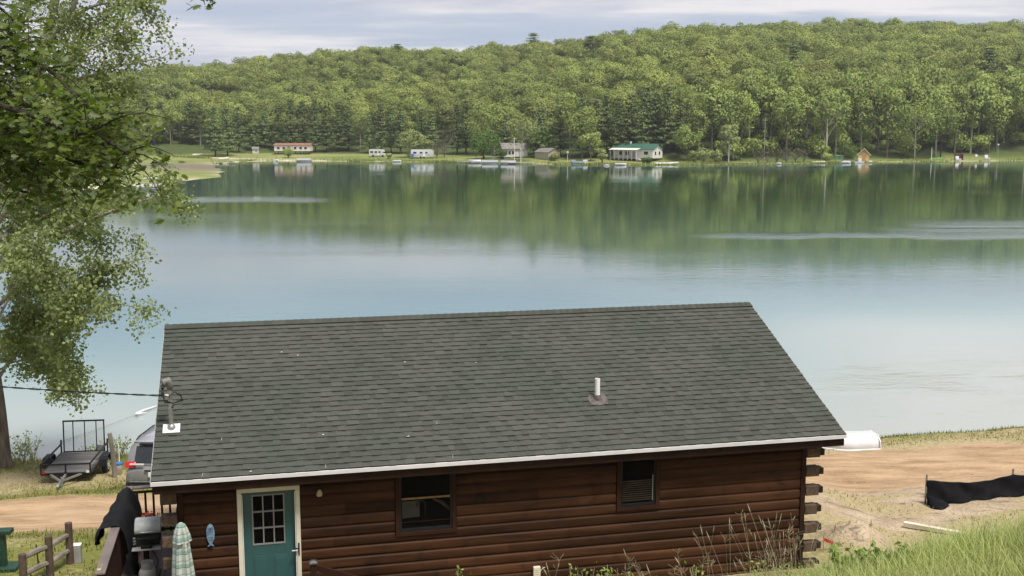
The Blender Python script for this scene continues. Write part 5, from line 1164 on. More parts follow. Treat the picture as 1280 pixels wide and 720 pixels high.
def pontoon(label, px, dd, L, rz, cover=True, z=0, grp=None):
    x, y, _ = fpos(px, dd); o = thing('pontoon_boat', label, 'pontoon boat', (x, y, 0), R(rz), grp)
    for s in (-1, 1): MB().tube([(-L/2, s*.8, .18), (L/2-.5, s*.8, .18), (L/2, s*.8, .30)], [.3, .3, .1], 12).build('float', M['steel'], o, smooth=True)
    MB().box(-L/2, L/2-.2, -1.15, 1.15, .5, .58).build('deck', M['dockwood'], o)
    MB().box(-L/2+.1, L/2-.3, -1.13, -1.08, .6, 1.15).build('fence', M['boatwhite'], o); MB().box(-L/2+.1, L/2-.3, 1.08, 1.13, .6, 1.15).build('fence', M['boatwhite'], o); MB().box(L/2-.35, L/2-.3, -1.07, 1.07, .6, 1.15).build('fence', M['boatwhite'], o)
    MB().box(-L/2+.3, -L/2+1.4, -.9, .9, .6, 1.0).build('seat', M['blue'], o, bevel=.08)
    if cover:
        MB().grid([(q*L*.28, s*1.1, 2.3-.12*q*q-.05*s*s) for q in (-1, -.5, 0, .5, 1) for s in (-1, 0, 1)], 5, 3).build('canopy', M['boatwhite'] if cover == 1 else M['blue'], o, solid=.03, smooth=True)
        for q in (-1, 1):
            for s in (-1, 1): MB().tube([(q*L*.12, s*1.08, 1.1), (q*L*.27, s*1.08, 2.15)], .03, 6).build('canopy_leg', M['steel'], o)
    return o
def dock(label, px, dd, L, rz, grp=None):
    x, y, _ = fpos(px, dd); o = thing('dock', label, 'dock', (x, y, 0), R(rz), grp); MB().box(-.7, .7, -L/2, L/2, .42, .52).build('decking', M['dockwood'], o)
    for q in np.linspace(-L/2+.2, L/2-.2, 4):
        for s in (-.72, .72): MB().tube([(s, q, -1.5), (s, q, .8)], .05, 6).build('leg', M['steel'], o)
    return o
boat('canoe', 'white overturned canoe on the grass right of the green roofed house', 832, 3, 9.0*.85, 1.2, .55, M['boatwhite'], 4, True, cat='canoe')
boat('canoe', 'cream overturned canoe on the bank left of the mint green bench', 1021, 3, 4.4, 1.0, .45, M['cream'], -5, True, cat='canoe')
boat('rowboat', 'white rowboat drawn up below the green roofed house', 775, -3, 3.6, 1.4, .55, M['boatwhite'], 6, False, .05, 'rowboat')
boat('rowboat', 'small white rowboat floating just left of the boat below the green roofed house', 758, -7, 1.8, .9, .4, M['boatwhite'], 30, False, -.05, 'rowboat')
boat('rowboat', 'small white boat moored below the motorhome and willow', 497, -2, 3.0, 1.2, .5, M['boatwhite'], 20, False, .05, 'rowboat')
boat('rowboat', 'small white boat moored left of the red roofed cabin reflection', 347, -5, 1.8, 1.2, .7, M['boatwhite'], 70, False, -.05, 'rowboat')
pontoon('pontoon boat with blue seats moored in front of the red roofed cabin', 382, -6, 5.0, 4, 0)
pontoon('pontoon boat with blue canopy moored left of the white trunked poplar', 613, -3, 5.4, 3, 2)
pontoon('pontoon boat with white canopy right beside the poplar trunk reflection', 636, -2, 5.0, -8, 1)
boat('rowboat', 'white runabout moored left of the blue canopied pontoon', 596, -1, 3.4, 1.5, .7, M['boatwhite'], 25, False, .1, 'rowboat')
boat('motorboat', 'white motorboat pulled on shore between the camper and the cottage', 594, 2, 4.4, 1.8, .95, M['boatwhite'], -20, False, None, 'motorboat')
dock('pale dock running along the shore below the cottage', 652, -2, 9, 82); dock('short dock left of the two pontoon boats', 583, -1, 6, 75)
dock('dock at the left cove point in front of the sand', 281, -2, 7.5, 78)
x, y = atz(192, 237, .0)[:2]; o = pontoon('pontoon boat with pale canopy moored at the left point behind the leaves', 640, 0, 5.2, 20, 1); o.location = (x-.5, y, 0)
x, y = atz(212, 226, .0)[:2]; o = dock('long pale dock at the grassy point on the left', 640, 0, 7, 78); o.location = (x, y, 0)
jk = boat('rowboat', 'light blue boat on the grass beside the lamp pole left of the green roofed house', 722, 3, 4, 1.5, .7, M['blueorn'], 10, False, None, 'rowboat')
for (px, lab) in ((716, 'dark clutter crate by the light blue boat'), (731, 'pale clutter crate right of the light blue boat')):
    x, y, z = fpos(px, 5); c = tag(MB().box(-.7, .7, -.5, .5, 0, .9).add([(-.75, -.55, .9), (.75, -.55, .9), (.75, .55, .9), (-.75, .55, .9), (-.6, -.4, 1.05), (.6, -.4, 1.05), (.6, .4, 1.05), (-.6, .4, 1.05)], [(0, 1, 5, 4), (1, 2, 6, 5), (2, 3, 7, 6), (3, 0, 4, 7), (4, 5, 6, 7)]).build('storage_crate', M['grey' if px < 720 else 'boatwhite']), lab, 'crate'); c.location = (x, y, z)
def lamp_pole(label, px, dd, hp, m='boatwhite', globe=True):
    x, y, z = fpos(px, dd); h = hp*y/FPX; o = thing('lamp_pole', label, 'lamp pole', (x, y, z)); MB().tube([(0, 0, -.3), (0, 0, h)], [.09, .06], 8).build('pole', M[m], o)
    MB().lathe([(.08, -.05), (.28, .05), (.34, .25), (.28, .48), (.08, .55)], (0, 0, h), 12).build('globe', M['boatwhite'], o, smooth=True)
lamp_pole('white globe lamp pole left of the light blue boat', 709, 3, 13); lamp_pole('grey globe lamp pole left of the slim birch', 899.5, 9, 21, 'grey')
lamp_pole('tall dark lamp pole at the far right bank beyond the white chair', 1243, 4, 18, 'grey')
o = tag(MB().tube([(0, 0, -.5), (0, 0, 3.2)], [.12, .1], 8).tube([(0, 0, 3.2), (0, 0, 4.6)], [.09, .07], 8).build('white_post', M['white']), 'plain white post at the water edge left of the lime kayak', 'post'); o.location = fpos(1161, 2)
o = tag(MB().tube([(0, 0, -.5), (0, 0, 8.0)], [.1, .07], 8).tube([(-.4, 0, 7.6), (.4, 0, 7.6)], .05, 6).build('flag_pole', M['white']), 'thin white flagpole in front of the pale cottage', 'flagpole'); o.location = fpos(643, 6)
o = tag(MB().tube([(0, 0, -.5), (0, 0, 5.2)], [.1, .07], 8).tube([(-.35, 0, 5.0), (.35, 0, 5.0)], .05, 6).build('white_post', M['white']), 'white mooring post at the dock below the cottage', 'post'); o.location = fpos(651, -2)
o = tag(MB().tube([(0, 0, -.5), (0, 0, 14.)], [.16, .1], 8).box(-.8, .8, -.06, .06, 13, 13.15).build('utility_pole', M['palebark']), 'tall bare utility pole among the trees right of the birch', 'pole'); o.location = fpos(953, 14)
k = boat('kayak', 'lime green kayak lying on the bank behind the white post', 1167, 10, 4.4, .8, .4, M['lime'], -6, True, cat='kayak')
x, y, z = fpos(1046, 8); b = thing('garden_bench', 'mint green covered garden bench left of the pine hut', 'bench', (x, y, z), R(8))
MB().box(-1.1, 1.1, -.45, .45, .5, .62).build('seat', M['mint'], b); MB().box(-1.1, 1.1, .42, .52, .7, 1.35).build('backrest', M['mint'], b); MB().box(-1.3, 1.3, -.6, .6, 1.9, 2.02).build('canopy', M['mint'], b)
for s in (-1, 1):
    for q in (-1, 1): MB().box(s*1.15-.06, s*1.15+.06, q*.45-.06, q*.45+.06, 0, 1.9).build('leg', M['mint'], b)
boat('rowboat', 'blue grey rowboat beside the mint green bench', 1056, 5, 3, 1.2, .55, M['carpaint'], 5, True, cat='rowboat')
x, y, z = fpos(1195, 6); b = thing('red_shelter', 'dark red covered swing shelter on the far right bank', 'shelter', (x, y, z))
MB().box(-1.4, 1.4, -.5, .5, 2.0, 2.2).build('roof', M['maroon'], b); MB().box(-1.25, 1.25, .4, .5, .5, 1.9).build('back_panel', M['maroon'], b); MB().box(-1.1, 1.1, -.4, .39, .45, .55).build('seat', M['maroon'], b)
for s in (-1, 1): MB().box(s*1.3-.08, s*1.3+.08, -.45, .45, 0, 1.99).build('side_frame', M['maroon'], b)
def chair(label, px, dd, z=None, s=1.):
    x, y, z0 = fpos(px, dd); z0 = z if z is not None else z0; c = thing('white_chair', label, 'chair', (x, y, z0)); c.scale = (s, s, s)
    MB().box(-.5, .5, -.5, .45, .42, .52).build('seat', M['boatwhite'], c); MB().prism([(.40, .53), (.50, .53), (.72, 1.45), (.62, 1.45)], -.5, .5, 0).build('backrest', M['boatwhite'], c)
    for s_ in (-1, 1):
        MB().box(s_*.56-.07, s_*.56+.07, -.55, .5, .72, .80).build('armrest', M['boatwhite'], c)
        for q in (-.48, .42): MB().box(s_*.56-.06, s_*.56+.06, q-.06, q+.06, 0, .719).build('leg', M['boatwhite'], c)
chair('white lawn chair standing in front of the dark red shelter', 1194, 1, None, 1.15); chair('white lawn chair alone on the grass right of the round white disc', 1230, 5, None, 1.15)
x, y, z = fpos(1216.5, 6); b = thing('round_disc_sign', 'round white disc on a short post between the shelter and the lone chair', 'disc', (x, y, z)); MB().tube([(0, 0, -.3), (0, 0, 1.1)], .05, 6).build('post', M['grey'], b); MB().lathe([(.3, -.03), (.45, 0), (.3, .04)], (0, 0, 0), 16, M=Matrix.Translation((0, -.06, 1.4)) @ Matrix.Rotation(R(80), 4, 'X')).build('disc', M['boatwhite'], b)
x, y, z = fpos(1071, -3); b = thing('swim_raft', 'white swim raft floating in front of the pine hut', 'raft', (x, y, 0)); MB().box(-1.6, 1.6, -1, 1, .25, .45).build('platform', M['boatwhite'], b, bevel=.03); [MB().tube([(-1.5, s, .1), (1.5, s, .1)], .22, 10).build('float', M['boatwhite'], b) for s in (-.7, .7)]; MB().box(-.3, .7, -.5, .3, .46, 1.5).build('slide', M['boatwhite'], b, bevel=.1)
boat('rowboat', 'white rowboat moored left of the swim raft by the pine hut', 1055, -3, 3.2, 1.3, .55, M['boatwhite'], 8, False, .05, 'rowboat')
boat('rowboat', 'small pale dinghy moored right of the swim raft by the pine hut', 1085, -2, 1.8, 1.0, .5, M['cream'], 30, False, .05, 'rowboat')
boat('rowboat', 'tiny white dinghy moored at the brushy bank right of the birch', 972, -2, 1.6, .9, .45, M['boatwhite'], 15, False, .05, 'rowboat')
for (px, dd, w, h, lab) in ((1075, 75, 5, 3.4, 'pale house wall half hidden by leaves on the right hillside'), (1188, 60, 6, 3.2, 'white cabin hidden among trees on the far right hillside'), (1000, 60, 5, 3.2, 'grey white house peeking between trunks above the bank')):
    far_house('hill_house', lab, 'house', px, dd, 10, w*1.4, 6, h, 1.5, 'offwhite', 'greyroof', [('f', -1.5, 1, 1, 1.2), ('f', 1.5, 1, 1, 1.2)])
for (px, dd, L, lab) in ((282, 24, 3.4, 'cream upturned boat on the grass left of the small shed'), (250, 16, 3.6, 'pale upturned boat on the far left meadow')): boat('rowboat', lab, px, dd, L, 1.2, .5, M['cream'], 5, True, cat='rowboat')

# ------------------------------------------------------------------ near trees
def leaf_cluster(L, pts, n, spread, size, rng, asp=.85, droop=.3, tint=(0, 1)):
    pts = np.asarray(pts); i = rng.integers(0, len(pts), n); P = pts[i]+rng.normal(0, 1, (n, 3))*spread
    nn = rng.normal(0, 1, (n, 3)); nn[:, 2] = np.abs(nn[:, 2])*.9; nn[:, 1] -= .25
    V, F = leafquads(P, nn, size*rng.uniform(.65, 1.3, n), asp, .3, rng); L.add(V, F, rng.uniform(tint[0], tint[1], n))
def smooth_path(ctrl, n):
    ctrl = [Vector(c) for c in ctrl]; out = []
    for i in range(n):
        t = i/(n-1)*(len(ctrl)-1); k = min(int(t), len(ctrl)-2); f = t-k
        p0 = ctrl[max(k-1, 0)]; p1 = ctrl[k]; p2 = ctrl[k+1]; p3 = ctrl[min(k+2, len(ctrl)-1)]
        out.append(.5*((2*p1)+(p2-p0)*f+(2*p0-5*p1+4*p2-p3)*f*f+(3*p1-p0-3*p2+p3)*f*f*f))
    return out
rng = np.random.default_rng(77); rg = random.Random(77)
bx, by = -16.55, 35.2; bz = float(gz(bx, by))
pop = thing('poplar_tree', 'tall leafy poplar with rough grey trunk on the near bank at the left edge', 'tree', (bx, by, bz)); O = Vector((bx, by, bz))
tb = MB(); lb = MB(); L = Leafy()
trunk = smooth_path([O+Vector((-.08, 0, -.6)), O+Vector((-.15, 0, 2)), O+Vector((-.32, .05, 5)), at(-8, 270, by), at(40, 120, by+.3), at(74, -20, by+.4), at(78, -170, by+.4)], 40)
tb.tube([p-O for p in trunk], list(np.interp(np.linspace(0, 1, 40), [0, .08, .4, .7, 1], [.36, .25, .18, .12, .04])), 14)
tb.build('trunk', M['bark'], pop, smooth=True)
# limbs: control points in the photograph's column/row at the tree's own distance, with real depth spread
limbs = [([(2, 330, 0), (60, 300, -.6), (130, 268, -1.2), (190, 248, -1.5), (222, 252, -1.6)], .10, 150),
         ([(0, 400, 0), (50, 390, .5), (90, 372, .8), (140, 335, 1.2), (186, 322, 1.4)], .10, 150),
         ([(0, 430, 0), (60, 420, -.8), (110, 390, -1.2), (150, 380, -1.4), (188, 392, -1.5)], .05, 55),
         ([(0, 440, 0), (30, 420, -1.5), (70, 430, -2.4), (92, 470, -2.8)], .06, 120),
         ([(0, 470, 0), (20, 445, 1.5), (55, 440, 2.2), (80, 480, 2.4)], .06, 100),
         ([(0, 380, 0), (30, 350, -2), (60, 345, -3), (95, 380, -3.4)], .07, 160),
         ([(-2, 300, 0), (40, 280, 2), (90, 285, 3), (130, 310, 3.3)], .08, 150),
         ([(-4, 280, 0), (30, 240, -2), (80, 215, -3), (150, 235, -3.3)], .09, 150),
         ([(10, 200, 0), (60, 160, 1), (120, 130, 1.4), (165, 118, 1.6)], .10, 120),
         ([(18, 160, 0), (70, 95, -.5), (125, 55, -.8), (185, 48, -1)], .09, 100),
         ([(30, 110, 0), (95, 100, .6), (150, 82, .9), (208, 72, 1)], .07, 70),
         ([(40, 80, 0), (85, 20, -.3), (110, -40, -.5), (130, -110, -.5)], .11, 80),
         ([(36, 95, 0), (60, 30, .7), (74, -20, 1), (78, -90, 1)], .12, 80),
         ([(45, 60, 0), (110, 10, .9), (160, 5, 1.2), (196, 20, 1.3)], .07, 80),
         ([(25, 130, 0), (20, 60, -1.6), (35, 10, -2.2), (60, -40, -2.4)], .08, 100),
         ([(0, 260, 0), (-60, 200, .5), (-130, 180, .7), (-190, 200, 1)], .1, 120), ([(0, 350, 0), (-60, 320, -.5), (-130, 330, -.7), (-190, 360, -1)], .1, 120),
         ([(20, 110, 0), (-40, 60, .5), (-100, 20, .7), (-140, -60, 1)], .1, 100), ([(0, 420, 0), (-40, 420, -1), (-90, 450, -1.5)], .07, 80), ([(-2, 430, 0), (25, 400, -1.2), (60, 395, -2), (95, 415, -2.4)], .05, 150), ([(0, 450, 0), (15, 430, .8), (45, 425, 1.4), (70, 455, 1.8)], .05, 150), ([(-3, 400, 0), (15, 370, 1.2), (45, 360, 2), (85, 365, 2.2)], .05, 150), ([(0, 462, 0), (20, 452, -.6), (50, 455, -1), (88, 490, -1.2)], .035, 90), ([(-4, 330, 0), (20, 300, .5), (55, 270, .8), (95, 260, .8)], .06, 130), ([(45, 110, 0), (90, 60, .3), (130, 20, .5), (175, 0, .5)], .05, 90),
         ([(0, 340, 0), (20, 310, -3), (35, 320, -4), (50, 350, -4.5)], .07, 130), ([(0, 310, 0), (30, 260, 1.5), (110, 215, 2.2), (150, 190, 2.5)], .08, 120),
         ([(5, 250, 0), (60, 220, .8), (120, 180, 1), (175, 165, 1.2)], .08, 110)]
for ctrl, r0, nl in limbs:
    path = smooth_path([at(a, b, by+c) for a, b, c in ctrl], 18); m = len(path); lb.tube([p-O for p in path], list(np.linspace(r0, .012, m)), 7)
    tw = []
    ntw = 17
    for k in range(ntw):
        i = int(rg.uniform(.22, 1)*(m-1)); p = path[i]; dirv = (path[min(i+1, m-1)]-path[max(i-1, 0)]).normalized()
        v = (dirv*rg.uniform(.2, .9)+Vector((rg.gauss(0, .5), rg.gauss(0, .7), rg.gauss(.1, .5)))).normalized(); ln_ = rg.uniform(.35, 1.05)
        q = smooth_path([p, p+v*ln_*.5+Vector((0, 0, .05)), p+v*ln_-Vector((0, 0, .10*ln_))], 6); lb.tube([a-O for a in q], [.014, .012, .010, .008, .006, .004], 4); tw += [a-O for a in q[2:]]
        if rg.random() < .6:
            v2 = (v+Vector((rg.gauss(0, .6), rg.gauss(0, .6), rg.gauss(0, .6)))).normalized(); q2 = [q[3], q[3]+v2*.3, q[3]+v2*.5]; lb.tube([a-O for a in q2], [.008, .006, .004], 4); tw += [a-O for a in q2[1:]]
    tw += [p-O for p in path[m*2//3:]]
    leaf_cluster(L, [tuple(p) for p in tw], nl*16, (.18, .21, .17), .112, rng)
lb.build('limbs', M['palebark'], pop, smooth=True); link('crown', L.mesh('crown'), M['cotton'], pop)
# near maple: trunk stands left of the picture, limbs reach in from the left and over the top
mx0, my0 = -9.0, 12.6; mz0 = float(gz(mx0, my0)); O = Vector((mx0, my0, mz0))
mp2 = thing('maple_tree', 'dark leafed maple whose near branches reach in from the left edge', 'tree', (mx0, my0, mz0))
tk = smooth_path([O+Vector((0, 0, -.5)), O+Vector((.1, 0, 3)), O+Vector((.3, .2, 7)), O+Vector((.2, .4, 11))], 20); MB().tube([p-O for p in tk], list(np.linspace(.34, .12, 20)), 12).build('trunk', M['darkbark'], mp2, smooth=True)
mlv = [(.06, -.5), (.34, -.50), (.26, -.28), (.60, -.16), (.28, -.02), (.64, .30), (.24, .20), (.22, .48), (0, .74), (-.22, .48), (-.24, .20), (-.64, .30), (-.28, -.02), (-.60, -.16), (-.26, -.28), (-.34, -.50), (-.06, -.5)]
mbr = MB(); LV = []; LF = []; LT = []
def maple_leaf(p, s, nd, tint):
    n = Vector(nd).normalized(); r = n.cross(Vector((rg.gauss(0, 1), rg.gauss(0, 1), rg.gauss(0, 1)))).normalized(); w = n.cross(r); b = len(LV)
    LV.append(tuple(p)); 
    for (a, c) in mlv: LV.append(tuple(p+(r*a+w*c)*s+n*(abs(a)*-.15+.03*c)*s))
    k = len(mlv)
    for i in range(k): LF.append((b, b+1+i, b+1+(i+1) % k)); LT.append(tint)
def maple_limb(ctrl, r0, ntw, nleaf, ls=.066, tl=(.3, .72)):
    path = smooth_path(ctrl, 20); mbr.tube([p-O for p in path], list(np.linspace(r0, .008, 20)), 7)
    for k in range(ntw):
        i = int(rg.uniform(.3, 1)*19); p = path[i]; dv = (path[min(i+1, 19)]-path[max(i-1, 0)]).normalized()
        v = (dv*rg.uniform(.3, 1)+Vector((rg.gauss(0, .35), rg.gauss(0, .6), rg.gauss(-.05, .35)))).normalized(); l = rg.uniform(*tl); q = smooth_path([p, p+v*l*.5+Vector((0, 0, .03)), p+v*l-Vector((0, 0, .08))], 6)
        mbr.tube([a-O for a in q], [.009, .008, .007, .005, .004, .003], 4)
        for j in range(int(nleaf*2.3)):
            a = q[min(5, int(rg.uniform(.8, 6)))]; lp = a+Vector((rg.gauss(0, .085), rg.gauss(0, .11), rg.gauss(-.03, .07)))
            maple_leaf(lp-O, ls*rg.uniform(.7, 1.25), (rg.gauss(0, .55), rg.gauss(-.25, .55), 1), rg.random())
def lim(pts): return [O.lerp(Vector((mx0+.25, my0+.2, at(0, pts[0][1], my0).z-.2)), 1)]+[at(a, b, c) for a, b, c in pts]
for pts, r0, ntw, nl in (([(-60, 90, 12), (0, 110, 11.2), (60, 150, 10.8), (120, 170, 10.6), (165, 195, 10.5)], .05, 26, 13),
                         ([(-60, 120, 11.5), (10, 135, 10.6), (55, 150, 10.2), (100, 168, 10), (140, 150, 9.8)], .04, 22, 13),
                         ([(-60, 60, 12), (-10, 60, 11.4), (30, 70, 11), (70, 95, 10.8), (100, 130, 10.7)], .045, 24, 13),
                         ([(-60, 30, 12), (-20, 40, 11.8), (20, 60, 11.7), (50, 110, 11.6)], .04, 20, 13),
                         ([(-60, 150, 12), (0, 190, 11.5), (60, 205, 11.2), (110, 185, 11), (150, 205, 10.9)], .035, 16, 11),
                         ([(-60, 180, 11.5), (0, 165, 11), (50, 180, 10.8), (100, 205, 10.7), (160, 210, 10.6)], .035, 16, 11),
                         ([(-60, 170, 12), (-10, 180, 11.6), (20, 200, 11.4), (45, 215, 11.3)], .035, 18, 13),
                         ([(-60, 200, 12), (0, 225, 11.8), (30, 240, 11.7), (70, 240, 11.7)], .03, 4, 7),
                         ([(-60, 100, 12.5), (-20, 120, 12.3), (10, 150, 12.2), (40, 170, 12.1)], .04, 20, 13),
                         ([(-80, 0, 12.5), (-40, -10, 12.6), (0, 10, 12.7), (30, 40, 12.8)], .04, 16, 12),
                         ([(-60, -160, 12.3), (60, -130, 11.4), (160, -100, 10.8), (225, -55, 10.5), (247, -30, 10.45)], .02, 0, 6)):
    maple_limb(lim(pts), r0, ntw, nl)
mbr.tube([at(247, -30, 10.45)-O, at(252, -12, 10.45)-O, at(256, 6, 10.45)-O], [.006, .005, .003], 4)
for k in range(22): maple_leaf(at(rg.uniform(236, 270), rg.uniform(-14, 10), 10.45+rg.gauss(0, .05))-O, .08*rg.uniform(.7, 1.2), (rg.gauss(0, .6), rg.gauss(-.4, .5), 1), rg.random())
mbr.build('branches', M['darkbark'], mp2, smooth=True)
link('leaves', np_mesh('leaves', LV, LF, 3, LT), M['maple'], mp2)

# ------------------------------------------------------------------ grass and weeds
def blades(name, label, P, H, W, lean, m, T, kind='stuff', seg=3, curve=.5):
    n = len(P); a = rng.uniform(0, 6.283, n); d = np.stack([np.cos(a), np.sin(a), np.zeros(n)], 1); s = np.stack([-np.sin(a), np.cos(a), np.zeros(n)], 1)
    V = []
    for k in range(seg+1):
        q = k/seg; c = P+d*(lean*H*q**1.8)[:, None]+np.array([0, 0, 1])*(H*q*(1-curve*.35*q*lean))[:, None]; w = (W*(1-q**1.5*.95))[:, None]*.5
        V += [c-s*w, c+s*w]
    V = np.stack(V, 1).reshape(-1, 3); b = (np.arange(n)*(2*(seg+1)))[:, None, None]
    f = np.array([[2*k, 2*k+1, 2*k+3, 2*k+2] for k in range(seg)])[None]; F = (b+f).reshape(-1, 4)
    return tag(link(name, np_mesh(name, V, F, 4, np.repeat(T, seg)), M[m]), label, 'grass', kind=kind)
n = 46000; x = rng.uniform(1.8, 12, n); y = rng.uniform(10.2, 17.6, n); dn = fbm(x*1.1, y*1.1, 55)
k = (rng.uniform(0, 1, n) < sstep(.25, .5, dn)*sstep(1.6, 3.6, x)+.12) & (vof(x, y) < 16.6); x, y, dn = x[k], y[k], dn[k]
Hh = rng.uniform(.16, .46, len(x))*(.6+.8*dn)*(.88+.12*sstep(3.2, 6, x)); blades('tall_grass', 'tall green grass on the slope at the lower right', np.stack([x, y, gz(x, y)], 1), Hh, rng.uniform(.006, .014, len(x)), rng.uniform(.15, 1.25, len(x)), 'grass', rng.uniform(0, 1, len(x))**.9)
n = 5000; x = rng.uniform(-3, 3.5, n); y = rng.uniform(11, 16.3, n); blades('slope_grass', 'short grass below the picture edge in front of the cabin', np.stack([x, y, gz(x, y)], 1), rng.uniform(.12, .3, n), rng.uniform(.006, .012, n), rng.uniform(.1, .7, n), 'grass', rng.uniform(0, 1, n))
# lawns: short tufts where the ground is grassy
n = 130000; x = np.concatenate([rng.uniform(-21, -6, n//2), rng.uniform(5.5, 24, n//2)]); y = rng.uniform(19.5, 44, n)
v = vof(x, y); k = (v > 18.5) & (v+np.interp(x, [-13, 11, 22], [0, 4.3, 4.8]) < 40.1+rng.normal(0, .25, n)) & (road_mask(x, y) < rng.uniform(.0, .5, n)) & (bare_mask(x, y) < rng.uniform(.05, .5, n)) & ((x < 0) | (v > 29) | (rng.uniform(0, 1, n) < .45)) & ~((x > -7.2) & (x < 7) & (v < 27)) & (fbm(x*.9, y*.9, 66) > rng.uniform(.25, .55, n))
x, y = x[k], y[k]; dr = np.clip(dry_mask(x, y)+rng.normal(0, .2, len(x)), 0, 1)
edge = np.exp(-((vof(x, y)+np.interp(x, [-13, 11, 22], [0, 4.3, 4.8])-39.6)/.7)**2); blades('lawn_grass', 'patchy short yard grass around the dirt road', np.stack([x, y, gz(x, y)], 1), rng.uniform(.03, .10, len(x))*(1+np.where(x < 0, 1.5, .3)*edge+.5*(dr < .3)), rng.uniform(.012, .03, len(x)), rng.uniform(.2, .9, len(x)), 'lawn', dr, seg=2)
# dry seed stalks
n = 96; x = np.concatenate([rng.normal(3.35, .36, 64), rng.normal(1.5, .45, 20), rng.uniform(.3, 4.6, 12)]); y = rng.uniform(12.6, 14.6, n)
Hs = rng.uniform(.45, 1.35, n)*np.where(np.abs(x-3.3) < .8, .86, .6); SV = MB()
for i in range(n):
    b = Vector((x[i], y[i], float(gz(x[i], y[i])))); l = Vector((rg.gauss(-.05, .16), rg.gauss(0, .16), 0))*Hs[i]; top_ = b+l+Vector((0, 0, Hs[i])); md_ = b+l*.3+Vector((0, 0, Hs[i]*.55)); t = rg.random()
    SV.tube([b, md_, top_], [.0021, .0018, .0013], 3, t)
    if rg.random() < .6: dd = (top_-md_).normalized(); SV.tube([top_-dd*.02, top_+dd*.03, top_+dd*rg.uniform(.07, .12)], [.0025, .0065, .002], 5, min(1, t+.3))
    else:
        for k in range(9): q = md_.lerp(top_, rg.uniform(.5, 1)); e = q+Vector((rg.gauss(0, .05), rg.gauss(0, .05), rg.uniform(.02, .07))); SV.tube([q, e, e+Vector((0, 0, .012))], [.001, .0035, .003], 3, rg.random()*.5)
tag(SV.build('seed_stalks', M['straw'], None, fix=False), 'dry grass seed stalks standing in front of the cabin wall', 'grass', kind='stuff')
# broad leaved weeds, each a plant
def weed(label, px, py, h, seed, grp=None, m='weed', nl=46, y=13.6, gnd=None, s=.10, w=.16):
    p = at(px, py, y); g = float(gz(p.x, y)) if gnd is None else gnd; o = thing('weed_plant', label, 'weed', (p.x, y, g), 0, grp); hh = max(.2, p.z-g); rgw = np.random.default_rng(seed); mb = MB(); pts = []
    for k in range(5):
        a = rgw.uniform(0, 6.28); e = Vector((math.cos(a)*w, math.sin(a)*w, hh*rgw.uniform(.7, 1))); q = smooth_path([(0, 0, 0), e*.5+Vector((0, 0, hh*.12)), e], 8); mb.tube(q, list(np.linspace(.008, .003, 8)), 4); pts += q[3:]
    mb.build('stem', M['straw'], o); L = Leafy(); leaf_cluster(L, [tuple(q) for q in pts], nl, (.05, .05, .05), s, rgw, .5); link('foliage', L.mesh('foliage'), M[m], o)
for i, (px, py) in enumerate(((1058, 690), (1082, 688), (1100, 700), (1070, 705), (1045, 708), (1128, 705))): weed('broad leafed bright weed in the lower right grass', px, py, 0, 800+i, 'weeds in the slope grass', nl=60, s=.12)
for i, (px, py) in enumerate(((573, 714), (580, 716), (645, 716), (720, 705), (735, 708), (760, 708), (962, 705), (985, 702), (940, 706), (1000, 708), (790, 712), (870, 712))): weed('small light green weed tip at the bottom edge before the cabin', px, py, 0, 820+i, 'weed tips at the bottom edge', nl=30, s=.06, y=14.2, w=.09)
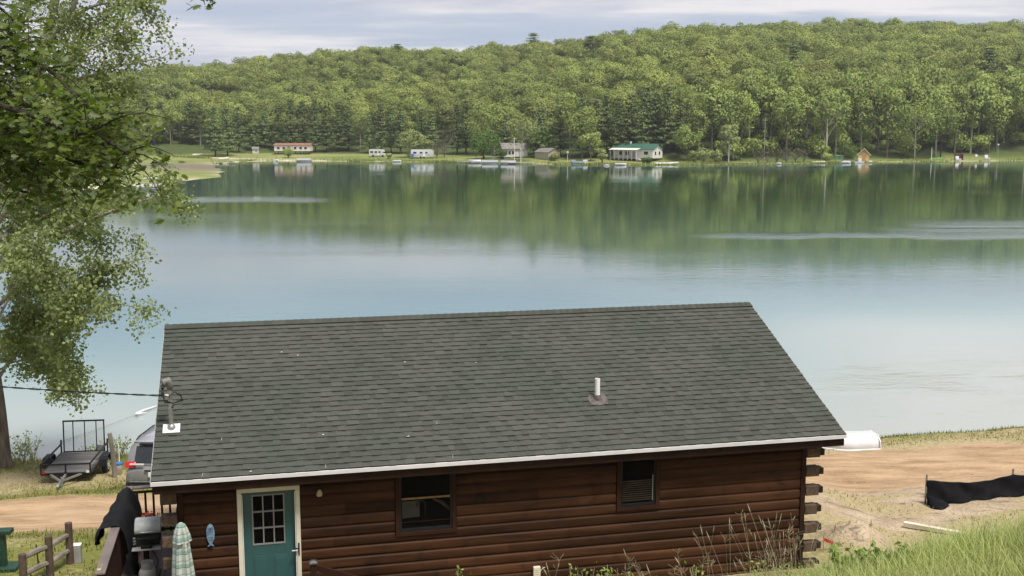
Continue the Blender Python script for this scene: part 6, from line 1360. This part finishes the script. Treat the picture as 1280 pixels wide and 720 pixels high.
for i, (px, hp, dd) in enumerate(((30, 40, 0), (42, 46, .4), (22, 30, .2), (152, 34, 0), (145, 26, .3), (116, 20, .3))):
    d = 36.4+dd; p = at(px, 580, d); g = float(gz(p.x, d)); o = thing('bank_weed', 'leafy weed growing on the bank edge near trailer and tree', 'weed', (p.x, d, g), 0, 'weeds along the bank edge'); hh = hp*d/FPX; mb = MB(); pts = []
    for k in range(8): a = rg.uniform(0, 6.28); e = Vector((math.cos(a)*.35, math.sin(a)*.3, hh*rg.uniform(.5, 1))); q = smooth_path([(0, 0, 0), e*.5+Vector((0, 0, hh*.1)), e], 6); mb.tube(q, list(np.linspace(.012, .004, 6)), 4); pts += q[1:5]
    mb.build('stem', M['straw'], o); L = Leafy(); leaf_cluster(L, [tuple(q) for q in pts], 90, (.09, .09, .05), .10, rng, .5); link('foliage', L.mesh('foliage'), M['weed'], o)

# stones along the dirt road, reeds along the far waterline
sb = MB(); k = 0
while k < 900:
    x = rr.uniform(-20, -7) if rr.random() < .5 else rr.uniform(5, 22); y = rr.uniform(19, 40); v = float(vof(x, y)); rm = float(road_mask(x, y)); bm = float(bare_mask(x, y))
    if v > 37 or (rm < .2 and bm < .4) or (rm > .9 and rr.random() < .7): k += 1; continue
    r_ = rr.uniform(.012, .035)*(2 if rr.random() < .06 else 1); z = float(gz(x, y)); sb.lathe([(r_*.6, -r_*.4), (r_, 0), (r_*.6, r_*.55)], (x, y, z), 5, rr.uniform(.5, 1.2)); k += 1
tag(sb.build('gravel', simple('stones', (.33, .27, .21), .9, .3, 3, tint=True), None), 'scattered small stones along the dirt road', 'stones', kind='stuff')
n = 26000; px_s = rng.uniform(150, 1330, n); yy = np.array([shore_y(p) for p in np.arange(150, 1331, 4)]); yy = np.interp(px_s, np.arange(150, 1331, 4), yy)+rng.exponential(3.2, n)-.4; x = (px_s-640)/FPX*yy
k = fbm(x*.12, yy*.2, 97) > rng.uniform(.3, .6, n); x, yy = x[k], yy[k]
blades('shore_reeds', 'grassy reeds fringing the far waterline', np.stack([x, yy, np.maximum(fz(x, yy), 0)-.05], 1), rng.uniform(.25, .9, len(x)), rng.uniform(.10, .25, len(x)), rng.uniform(.1, .6, len(x)), 'reed', rng.uniform(0, 1, len(x)), seg=2)
# ------------------------------------------------------------------ air
hb = MB().box(-520, 620, -40, 980, -8, 125).build('haze', None)
hm = bpy.data.materials.new('haze'); hm.use_nodes = True; hm.node_tree.nodes.clear(); ho = hm.node_tree.nodes.new('ShaderNodeOutputMaterial'); hv = hm.node_tree.nodes.new('ShaderNodeVolumePrincipled')
hv.inputs['Color'].default_value = (.93, .95, 1, 1); hv.inputs['Density'].default_value = .00013; hv.inputs['Anisotropy'].default_value = .2
hm.node_tree.links.new(hv.outputs[0], ho.inputs['Volume']); hb.data.materials.append(hm); tag(hb, kind='stuff')
